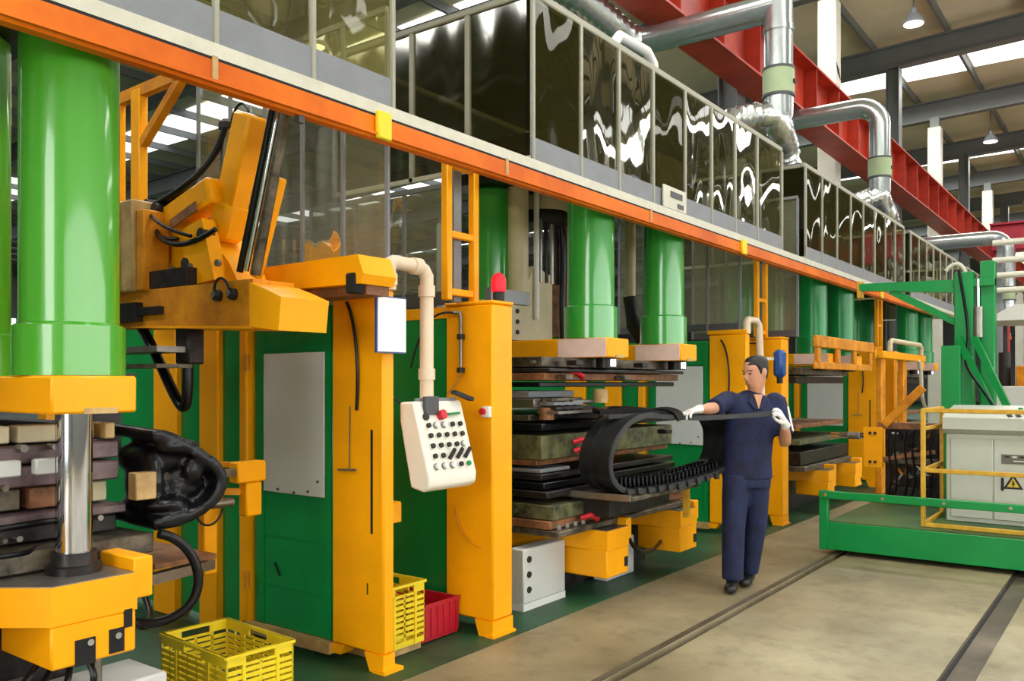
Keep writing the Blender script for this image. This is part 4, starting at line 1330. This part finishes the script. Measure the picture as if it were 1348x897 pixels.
MB().cyl((9.45, 1.34, 1.95), (9.45, 1.34, 2.25), .045, n=14).build('grey_cylinder', 'steel', gn)
MB().cyl((9.45, 1.34, 2.25), (9.45, 1.34, 2.52), .016, n=10).build('cylinder_rod', 'chrome', gn)
MB().tube(bez((9.40, 1.50, 2.62), (9.36, 1.45, 2.3), (9.36, 1.38, 2.0), (9.34, 1.43, 1.75)) + bez((9.34, 1.43, 1.75), (9.32, 1.44, 1.6), (9.28, 1.2, 1.4), (9.28, 1.1, 1.1))[1:], .014, 8).build('black_hose', 'black', gn)
MB().tube(bez((9.44, 1.62, 2.62), (9.44, 1.55, 2.72), (9.44, 1.46, 2.7), (9.44, 1.44, 2.55)), .018, 8).build('pale_hose', 'offwhite', gn)
MB().box((9.46, 2.43, 2.40), (9.56, 2.48, 2.58), .006).build('boom_end', 'yrail', gn)

# ------------------------------------------------------------------ mould handling head on the cart
hd = thing('mould_handler', (9.6, 2.0, .285), 'dark mould handling head with a yellow bolted plate and chrome rods on the cart', 'machine head')
yp_ = MB().box((9.57, 2.245, .61), (9.61, 2.44, 1.035), .005).build('bolted_plate', 'yellow', hd)
for y in (2.32, 2.37):
    for z_ in (.67, .975):
        MB().cyl((9.555, y, z_), (9.572, y, z_), .016, n=10).build('bolt', 'ink', yp_)
for z_ in (.92, .955):
    MB().cyl((9.66, 2.44, z_), (9.66, 2.80, z_), .017, n=12).build('chrome_rod', 'chrome', hd)
MB().cyl((9.66, 2.50, .937), (9.66, 2.62, .937), .04, n=14).build('rod_head', 'steel', hd)
MB().bar((9.6, 2.24, 1.06), (9.6, 1.86, 1.46), .085, .03, .004, up=(1, 0, 0)).build('diagonal_plate', 'yellow_dull', hd)
MB().box((9.6, 1.6, 1.02), (9.72, 2.30, 1.09), .006).build('upper_bar', 'mould_b', hd)
MB().box((9.6, 1.6, .66), (9.72, 2.24, .72), .006).build('lower_bar', 'mould', hd)
MB().bar((9.6, 2.26, .70), (9.6, 1.75, .80), .05, .04).build('link_bar', 'mould_b', hd)
rq = random.Random(5)
for i in range(46):                                   # crowded valves, blocks and links of the head
    y, z_ = rq.uniform(1.64, 2.2), rq.uniform(.33, 1.0)
    x_ = rq.uniform(9.60, 9.80)
    m_ = rq.choice(('mould_d', 'mould_d', 'black', 'mould_b', 'mould', 'steel', 'hole'))
    q = rq.random()
    if q < .4:
        MB().cyl((x_, y, z_), (x_ + rq.uniform(.04, .12), y, z_), rq.uniform(.02, .05), n=12).build('valve', m_, hd)
    elif q < .8:
        w_ = rq.uniform(.02, .06)
        MB().box((x_, y, z_), (x_ + .08, y + w_, z_ + rq.uniform(.03, .12)), .006).build('block', m_, hd)
    else:
        MB().bar((x_, y, z_), (x_ + .02, y + rq.uniform(-.15, .15), z_ + rq.uniform(-.1, .1)), .02, .02).build('link', rq.choice(('mould_b', 'yellow_dull', 'steel')), hd)
MB().box((9.82, 1.65, .287), (9.9, 2.28, 1.02), .01).build('back_frame', 'mould_d', hd)
for y in (1.70, 1.78, 1.86, 1.95, 2.02, 2.12, 2.18):
    MB().tube(bez((9.62, y, 1.0), (9.55, y + .06, .85), (9.55, y - .08, .6), (9.62, y + .03, .30)), .010, 8).build('hose', 'black', hd)
MB().box((9.62, 1.9, .287), (9.7, 2.15, .42), .008).build('foot_block', 'mould_d', hd)

# frame above the third press front
of = thing('feed_frame', (11.3, 3.0, 1.7), 'worn orange feed frame with pale top rail beside the far press', 'frame')
MB().box((9.5, 2.9, 1.90), (11.9, 2.95, 2.03), .008).build('cross_rail', 'yellow_dull', of)
MB().box((9.5, 2.92, 1.66), (11.9, 2.95, 1.74), .008).build('cross_rail', 'yellow_dull', of)
for x in (9.55, 10.3, 11.0, 11.75):
    MB().box((x, 2.91, 1.74), (x + .12, 2.95, 1.90), .005).build('rail_stub', 'yellow_dull', of)
MB().box((12.2, 2.85, 1.84), (14.9, 2.93, 1.94), .008).build('yellow_rail', 'yellow', of)
MB().tube([(12.5, 2.84, 1.94), (12.5, 2.84, 2.05), (12.6, 2.84, 2.09), (14.4, 2.84, 2.09), (14.5, 2.84, 2.05), (14.5, 2.84, 1.94)], .035, 10).build('pale_hoop', 'cream', of)
for x in (12.3, 13.6):
    MB().box((x, 2.9, .004), (x + .22, 2.98, 1.84), .008).build('frame_leg', 'yellow_dull', of)
MB().tube(bez((14.4, 2.85, 1.85), (14.7, 2.85, 1.6), (14.4, 2.85, 1.3), (14.9, 2.85, 1.1)), .03, 8).build('pale_hose', 'offwhite', of)

# ------------------------------------------------------------------ far end of the aisle
gc = thing('gantry_crane', (22, -1, 0), 'crimson box girder crane crossing the far aisle', 'crane')
MB().box((21.8, -8, 4.45), (22.3, 2.85, 5.02), .02).build('girder', 'crimson', gc)
MB().box((21.7, -8, 5.02), (22.4, 2.85, 5.06)).build('girder_flange', 'crimson', gc)
for y in (-7.8, 2.7):
    MB().box((21.9, y - .2, .004), (22.2, y + .1, 4.45), .01).build('leg', 'crimson', gc)
for k in range(3):
    MB().bar((21.79, 2.05 - k * .14, 4.75), (21.79, 1.85 - k * .14, 5.0), .06, .004).build('hazard_stripe', 'sign_y', gc)
prk = thing('pipe_rack', (19.5, 2.0, 0), 'white insulated pipes on a rack beyond the gantry', 'pipe rack')
for z_ in (4.3, 3.95, 3.65, 3.35):
    MB().cyl((19.5, 1.5, z_), (19.5, 2.5, z_), .06, n=14).build('pipe', 'offwhite', prk)
for y in (1.5, 2.35):
    MB().box((19.6, y, .004), (19.7, y + .1, 4.45), .01).build('rack_post', 'grey', prk)
cn = thing('white_canopy', (16, 1.4, 0), 'white sheet metal canopy over the far machines', 'canopy')
MB().prism([(2.15, 2.5), (1.7, 2.75), (.4, 2.75), (-.1, 2.5)], 0, 15.6, 17.2).build('canopy_top', 'white', cn)
for x in (15.7, 17.1):
    for y in (2.0, .05):
        MB().box((x - .03, y - .03, .004), (x + .03, y + .03, 2.5)).build('canopy_leg', 'dgrey', cn)
gm = thing('green_machine', (14.2, 1.6, 0), 'green machine base with a white cover sheet under the canopy', 'machine')
MB().box((13.9, .6, .004), (14.9, 1.95, 1.35), .015).build('body', 'green', gm)
MB().box((13.86, 1.35, .95), (13.9, 1.78, 1.46), .01).build('cover_sheet', 'panel', gm)
MB().cyl((14.3, 1.68, 1.35), (14.3, 1.68, 1.95), .08, n=14).build('spindle', 'ink', gm)
MB().box((13.9, .9, 1.35), (14.6, 1.5, 1.75), .02).build('orange_head', 'yellow_dull', gm)
MB().box((13.95, 1.55, 1.35), (14.5, 1.9, 1.42)).build('table', 'cream', gm)
# machines standing in the next bay behind the presses
for i, (x, y, w, h, m) in enumerate(((6, 9.5, 3.2, 2.0, 'green'), (11.5, 10, 3.0, 2.3, 'panel'), (17, 9.6, 3.5, 2.1, 'green'), (1.5, 10.5, 2.6, 1.9, 'grey'))):
    t = thing('bay_machine', (x + w / 2, y, 0), ['long green cabinet machine in the bay behind the presses', 'tall pale cabinet machine in the bay behind the presses',
                                                'far green cabinet machine behind the third press', 'low grey machine behind the lime press'][i], 'machine')
    MB().box((x, y, .1), (x + w, y + 1.4, h), .02).build('body', m, t)
    MB().box((x, y + .05, .004), (x + w, y + 1.35, .1)).build('plinth', 'dgrey', t)
    for k in range(3):
        MB().box((x + .1 + k * w / 3, y - .02, .25), (x + .1 + (k + .85) * w / 3, y, h - .2), .005).build('door', m, t)
    MB().box((x + .3, y + .3, h), (x + w - .3, y + 1.1, h + .25), .02).build('top_unit', 'yellow_dull', t)

# ================================================================== RUBBER TRACK AND STRIP
rt = thing('rubber_track', (5.4, 2.78, .76), 'black rubber crawler track loop with lugs pulled half out of the mould', 'rubber track')
E_ = Vector((.96, -.28, 0))
N_ = Vector((.28, .96, 0))
LC = Vector((4.90, 2.95, 0))


def tp_(u, z_):
    return LC + E_ * (u * 1.16) + Vector((0, 0, z_))


loop = [tp_(*p) for p in ((.62, .80), (.45, .785), (.30, .775), (.17, .78), (.075, .815), (.02, .885), (.005, .98), (.03, 1.09), (.09, 1.18), (.18, 1.25), (.30, 1.285),
                          (.45, 1.28), (.62, 1.262), (.80, 1.268), (.95, 1.268), (1.04, 1.235), (1.09, 1.16), (1.10, 1.06), (1.08, .96), (1.03, .895), (.94, .855), (.80, .825), (.62, .80))]
# smooth the loop (closed Catmull-Rom)
pts = loop[:-1]
fine = []
for i in range(len(pts)):
    a, b, c_, d = pts[i - 1], pts[i], pts[(i + 1) % len(pts)], pts[(i + 2) % len(pts)]
    for k in range(5):
        q = k / 5
        fine.append(.5 * ((2 * b) + (c_ - a) * q + (2 * a - 5 * b + 4 * c_ - d) * q * q + (3 * b - a - 3 * c_ + d) * q ** 3))


def band_loop(off, w, th, name, m):
    n = len(fine)
    vs, fs = [], []
    for i, p in enumerate(fine):
        tg = (fine[(i + 1) % n] - fine[i - 1]).normalized()
        nn = tg.cross(N_).normalized() * th / 2
        o = N_ * off
        vs += [p + o - N_ * w / 2 - nn, p + o + N_ * w / 2 - nn, p + o + N_ * w / 2 + nn, p + o - N_ * w / 2 + nn]
    for i in range(n):
        j = (i + 1) % n
        for k in range(4):
            k2 = (k + 1) % 4
            fs.append((i * 4 + k, i * 4 + k2, j * 4 + k2, j * 4 + k))
    return MB().add(vs, fs).build(name, m, rt, 50)


band_loop(0, .30, .018, 'carcass', 'track')
band_loop(-.105, .085, .036, 'tread_rib', 'track')
band_loop(.095, .10, .036, 'tread_rib', 'track')
lug = None
for i in range(26):
    u = .10 + i * .035
    zz = (.79 if u < .6 else .79 + (u - .6) * .17) + (.02 if u > .15 else .03)
    for off in (.06, -.06):
        p = tp_(u, zz) + N_ * off
        if lug is None:
            R = Matrix((E_, N_, Vector((0, 0, 1)))).transposed()
            lug = MB().obox(p + Vector((0, 0, .02)), (.009, .035, .03), R, .004).build('drive_lug', 'black', rt)
            lo_ = WORG[lug.name] - p
        else:
            inst(lug, p + lo_, rt)
for i in range(10):
    p = tp_(.14 + i * .085, .782 + max(0, (i - 5) * .012)) - N_ * .155
    MB().obox(p + Vector((0, 0, -.0)), (.02, .012, .022), Matrix((E_, N_, Vector((0, 0, 1)))).transposed(), .004).build('tread_block', 'track', rt)

rs_ = thing('rubber_strip', (5.6, 2.6, 1.25), 'long thin black rubber strip held level in both gloved hands', 'rubber strip')
MB().add(*sheet_strip(bez((5.02, 2.92, 1.275), (5.25, 2.72, 1.30), (5.4, 2.55, 1.25), (5.55, 2.42, 1.265)) + bez((5.55, 2.42, 1.265), (5.75, 2.30, 1.27), (5.86, 2.22, 1.28), (5.95, 2.09, 1.292))[1:], (0, 0, 1), .032, .022)).build('strip', 'track', rs_, 60)
MB().add(*sheet_strip(bez((5.0, 3.0, 1.31), (5.15, 2.9, 1.335), (5.3, 2.78, 1.32), (5.42, 2.64, 1.29)), (.5, .8, .1), .12, .03)).build('wide_end', 'black', rs_, 60)
MB().add(*sheet_strip(bez((5.30, 2.72, 1.325), (5.36, 2.62, 1.34), (5.38, 2.56, 1.30), (5.36, 2.55, 1.25)), (.8, -.4, .2), .06, .018)).build('curled_tab', 'black', rs_, 60)

# ================================================================== WORKER
MD = 6.3
MR = (975 - 674) / 1130 * MD
MO = Vector((MD * CA + MR * SA, MD * SA - MR * CA, 0))
RV, DV = Vector((SA, -CA, 0)), Vector((CA, SA, 0))


def L(x, y, z_):
    """figure's own frame: x sideways, y away, z up"""
    return MO + RV * x + DV * y + Vector((0, 0, z_))


def loft(mb, secs, ref, n=18):
    """secs: (centre, half width along ref, half depth); rings square to the path"""
    ref = Vector(ref).normalized()
    k = len(secs)
    rings = []
    for i, (c_, ra_, rb_) in enumerate(secs):
        tg = (secs[min(i + 1, k - 1)][0] - secs[max(i - 1, 0)][0]).normalized()
        x = (ref - tg * ref.dot(tg)).normalized()
        y = tg.cross(x)
        rings.append([c_ + x * ra_ * math.cos(2 * math.pi * j / n) + y * rb_ * math.sin(2 * math.pi * j / n) for j in range(n)])
    vs = [v for r in rings for v in r]
    fs = []
    for i in range(k - 1):
        for j in range(n):
            a, b = i * n + j, i * n + (j + 1) % n
            fs.append((a, b, b + n, a + n))
    fs += [tuple(range(n))[::-1], tuple(len(vs) - n + j for j in range(n))]
    return mb.add(vs, fs)


def blob(name, mb, m, parent, voxel=.011, it=6):
    o = mb.build(name, m, parent)
    md = o.modifiers.new('r', 'REMESH')
    md.mode = 'VOXEL'
    md.voxel_size = voxel
    md.use_smooth_shade = True
    ms_ = o.modifiers.new('s', 'SMOOTH')
    ms_.factor, ms_.iterations = .5, it
    dg = bpy.context.evaluated_depsgraph_get()
    me = bpy.data.meshes.new_from_object(o.evaluated_get(dg))
    o.modifiers.clear()
    o.data = me
    if not me.materials:
        me.materials.append(MT[m])
    me.polygons.foreach_set('use_smooth', [True] * len(me.polygons))
    return o


blob('folded_sheet', RUBBER_MB, 'black', rb, .012, 2)
man = thing('person', tuple(MO), 'worker in navy short-sleeved work clothes and white gloves pulling a rubber strip', 'person')
sR, eR, wR, hR = L(-.105, -.01, 1.375), L(-.235, -.17, 1.325), L(-.37, -.33, 1.318), L(-.46, -.40, 1.312)
sL, eL, wL, hL = L(.275, .02, 1.36), L(.315, -.04, 1.06), L(.255, -.22, 1.19), L(.225, -.27, 1.275)
HC = L(.105, -.01, 1.575)
HF = (RV * -.86 + DV * -.50).normalized()          # where the face looks
HS = Vector((0, 0, 1)).cross(HF).normalized()
HF = (HF + Vector((0, 0, -.16))).normalized()
HU = HF.cross(HS).normalized() if HF.cross(HS).z > 0 else -HF.cross(HS).normalized()


def hp_(f, s_, u):
    return HC + HF * f + HS * s_ + HU * u


# skin: head, neck, trunk and arms as one surface
bd = MB()
loft(bd, [(hp_(.045, 0, -.128), .026, .030), (hp_(.036, 0, -.118), .040, .044), (hp_(.022, 0, -.09), .054, .070), (hp_(.008, 0, -.045), .064, .088), (hp_(0, 0, .0), .071, .095),
          (hp_(-.004, 0, .045), .073, .098), (hp_(-.008, 0, .085), .064, .085), (hp_(-.01, 0, .112), .04, .052)], HS)
loft(bd, [(hp_(.088, 0, .018), .008, .008), (hp_(.100, 0, -.005), .011, .012), (hp_(.108, 0, -.026), .016, .016), (hp_(.092, 0, -.038), .014, .012)], HS)
loft(bd, [(hp_(.082, -.035, .026), .012, .007), (hp_(.092, 0, .026), .012, .009), (hp_(.082, .035, .026), .012, .007)], HU)
loft(bd, [(hp_(.078, -.018, -.066), .008, .008), (hp_(.088, 0, -.066), .010, .010), (hp_(.078, .018, -.066), .008, .008)], HU)
for sg_ in (-1, 1):
    loft(bd, [(hp_(-.012, sg_ * .066, -.035), .010, .010), (hp_(-.016, sg_ * .076, -.012), .010, .018), (hp_(-.02, sg_ * .078, .012), .010, .020), (hp_(-.018, sg_ * .072, .028), .008, .012)], HS, 12)
loft(bd, [(hp_(-.02, 0, -.06), .052, .056), (L(.11, .01, 1.46), .052, .055), (L(.105, .02, 1.41), .058, .06), (L(.09, .02, 1.36), .12, .08), (L(.085, .02, 1.25), .15, .095), (L(.07, .02, 1.0), .13, .09), (L(.05, .02, .86), .13, .09)], RV)
loft(bd, [(sR, .045, .05), (sR.lerp(eR, .5), .046, .046), (eR, .042, .042), (eR.lerp(wR, .4), .042, .040), (wR, .028, .031)], (0, 0, 1))
loft(bd, [(sL, .045, .05), (sL.lerp(eL, .5), .046, .046), (eL, .043, .043), (eL.lerp(wL, .4), .043, .042), (wL, .029, .032)], RV)
blob('body', bd, 'skin', man, .0085, 4)
# facial marks
for sg_ in (-1, 1):
    MB().sphere(hp_(.083, sg_ * .030, .008), (.010, .010, .006), 10).build('eye', 'ink', man)
    MB().bar(hp_(.092, sg_ * .014, .030), hp_(.078, sg_ * .05, .030), .008, .006).build('eyebrow', 'hair', man)
MB().bar(hp_(.089, -.022, -.067), hp_(.089, .022, -.067), .006, .004).build('mouth', 'mould_b', man)
# hair
hb_ = MB()
loft(hb_, [(hp_(-.035, 0, .028), .074, .072), (hp_(-.022, 0, .055), .079, .095), (hp_(-.012, 0, .085), .074, .101), (hp_(-.012, 0, .115), .054, .074), (hp_(-.012, 0, .128), .025, .036)], HS)
loft(hb_, [(hp_(-.05, 0, -.055), .050, .040), (hp_(-.048, 0, -.02), .062, .056), (hp_(-.042, 0, .02), .072, .066), (hp_(-.03, 0, .06), .077, .08)], HS)
for sg_ in (-1, 1):
    loft(hb_, [(hp_(.012, sg_ * .066, -.01), .006, .008), (hp_(.014, sg_ * .072, .03), .008, .016), (hp_(.01, sg_ * .07, .06), .012, .03)], HS, 10)
blob('hair', hb_, 'hair', man, .008, 3)
# shirt with short sleeves, open collar and pocket
sh = MB()
loft(sh, [(L(.05, .01, .80), .182, .125), (L(.05, .01, .83), .184, .128), (L(.052, .01, .95), .176, .125), (L(.06, .01, 1.08), .178, .126), (L(.075, .01, 1.22), .190, .128), (L(.085, .015, 1.32), .198, .118),
          (L(.09, .02, 1.375), .165, .095), (L(.098, .025, 1.415), .098, .075), (L(.102, .028, 1.43), .075, .066)], RV, 26)
loft(sh, [(L(-.04, .01, 1.355), .075, .085), (sR, .072, .078), (sR.lerp(eR, .45), .068, .070), (sR.lerp(eR, .95), .067, .068), (eR, .064, .064)], (0, 0, 1))
loft(sh, [(L(.22, .015, 1.345), .075, .085), (sL, .072, .078), (sL.lerp(eL, .4), .070, .072), (sL.lerp(eL, .72), .072, .074), (sL.lerp(eL, .79), .071, .073)], RV)
sh.sphere(sL + RV * -.02 + Vector((0, 0, -.01)), .085, 18)
sh.sphere(sR + RV * .02 + Vector((0, 0, -.012)), .082, 18)
shirt = blob('shirt', sh, 'navy', man, .0105, 4)
for pts_ in ([L(.055, -.068, 1.415), L(.03, -.095, 1.37), L(.075, -.118, 1.31), L(.09, -.113, 1.33), L(.068, -.085, 1.39)],
             [L(.15, -.06, 1.415), L(.175, -.085, 1.37), L(.115, -.118, 1.31), L(.10, -.113, 1.33), L(.135, -.08, 1.39)]):
    vs = [p + DV * -.006 for p in pts_] + [p + DV * .012 for p in pts_]
    n_ = len(pts_)
    MB().add(vs, [tuple(range(n_)), tuple(range(n_, 2 * n_))] + [(i, (i + 1) % n_, n_ + (i + 1) % n_, n_ + i) for i in range(n_)]).build('collar', 'navy', shirt)
vs = [L(.072, -.098, 1.42), L(.135, -.098, 1.42), L(.098, -.124, 1.315)]
MB().add(vs + [v + DV * .04 for v in vs], [(0, 1, 2), (3, 4, 5), (0, 1, 4, 3), (1, 2, 5, 4), (2, 0, 3, 5)]).build('bare_throat', 'skin', man)
loft_w = MB()
loft(loft_w, [(sL.lerp(eL, q) + RV * (.016 + .004 * q), .060, .060) for q in (.12, .25, .4, .55, .68, .74)], RV, 18)
wb_ = blob('white_sleeve_stripe', loft_w, 'wcloth', man, .009, 3)
# trousers
trm = MB()
hiR, kR, aR = L(-.03, .0, .82), L(-.065, -.045, .44), L(-.075, -.06, .075)
hiL, kL, aL = L(.125, .02, .82), L(.128, .05, .46), L(.095, .13, .095)
loft(trm, [(L(.05, .01, .90), .165, .112), (L(.05, .01, .82), .176, .122), (L(.05, .01, .74), .172, .118)], RV, 24)
loft(trm, [(hiR + Vector((0, 0, .0)), .100, .112), (hiR.lerp(kR, .4), .097, .105), (kR, .083, .088), (kR.lerp(aR, .5), .080, .086), (kR.lerp(aR, .93), .076, .086), (aR, .077, .088)], RV)
loft(trm, [(hiL + Vector((0, 0, .0)), .095, .110), (hiL.lerp(kL, .4), .090, .102), (kL, .078, .086), (kL.lerp(aL, .5), .073, .084), (kL.lerp(aL, .93), .070, .084), (aL, .070, .086)], RV)
blob('trousers', trm, 'navy2', man, .0105, 4)
for sd, an, tdir in (('r', aR, (RV * -.35 + DV * -.94)), ('l', aL, (RV * -.45 + DV * -.89))):
    tdir = Vector(tdir).normalized()
    sdv = Vector((0, 0, 1)).cross(tdir)
    b0 = Vector((an.x, an.y, 0.004))
    sm = MB()
    loft(sm, [(b0 - tdir * .085 + Vector((0, 0, .045)), .028, .038), (b0 - tdir * .05 + Vector((0, 0, .048)), .038, .044), (b0 + tdir * .03 + Vector((0, 0, .045)), .042, .042),
              (b0 + tdir * .11 + Vector((0, 0, .036)), .048, .033), (b0 + tdir * .165 + Vector((0, 0, .031)), .040, .028), (b0 + tdir * .185 + Vector((0, 0, .03)), .022, .020)], sdv)
    loft(sm, [(b0 + Vector((0, 0, .05)), .045, .05), (b0 + Vector((0, 0, .11)), .044, .05)], sdv)
    blob('shoe', sm, 'shoe', man, .007, 3)


# gloved hands: palm, four fingers and a thumb each
def hand(base, tip_dir, side, down, name, curl):
    d = Vector(tip_dir).normalized()
    sd = (Vector(side) - d * Vector(side).dot(d)).normalized()
    dn = d.cross(sd).normalized()
    if dn.dot(Vector(down)) < 0:
        dn = -dn
    mb = MB()
    loft(mb, [(base - d * .045, .034, .034), (base - d * .015, .033, .029), (base + d * .02, .040, .022), (base + d * .06, .044, .019), (base + d * .085, .042, .016)], sd)
    for k, (o, ln) in enumerate(((-.033, .068), (-.011, .080), (.011, .076), (.033, .060))):
        p = base + d * .078 + sd * o
        ps = [p]
        ang = 0.0
        for j, fr in enumerate((.45, .32, .23)):
            ang += curl[k] * (.55 if j == 0 else 1.0)
            p = p + (d * math.cos(ang) + dn * math.sin(ang)) * ln * fr + sd * o * .10
            ps.append(p)
        mb.tube(ps, [.0105, .0100, .0095, .0078], 10)
    p = base + d * .015 - sd * .032
    mb.tube([p, p + d * .03 - sd * .022 + dn * .012, p + d * .058 - sd * .022 + dn * .03, p + d * .078 - sd * .010 + dn * .042], [.014, .0125, .0115, .009], 10)
    return blob(name, mb, 'glove', man, .0048, 2)


hand(wR + (hR - wR) * .35, (hR - wR).normalized() + Vector((0, 0, -.12)), RV * .3 + DV * -.8, (0, 0, -1), 'glove', (.35, .5, .55, .6))
hand(wL + (hL - wL) * .45, (hL - wL).normalized() + RV * -.25, DV * 1.0 + RV * .5, RV * -1, 'glove', (.9, 1.0, 1.0, 1.0))
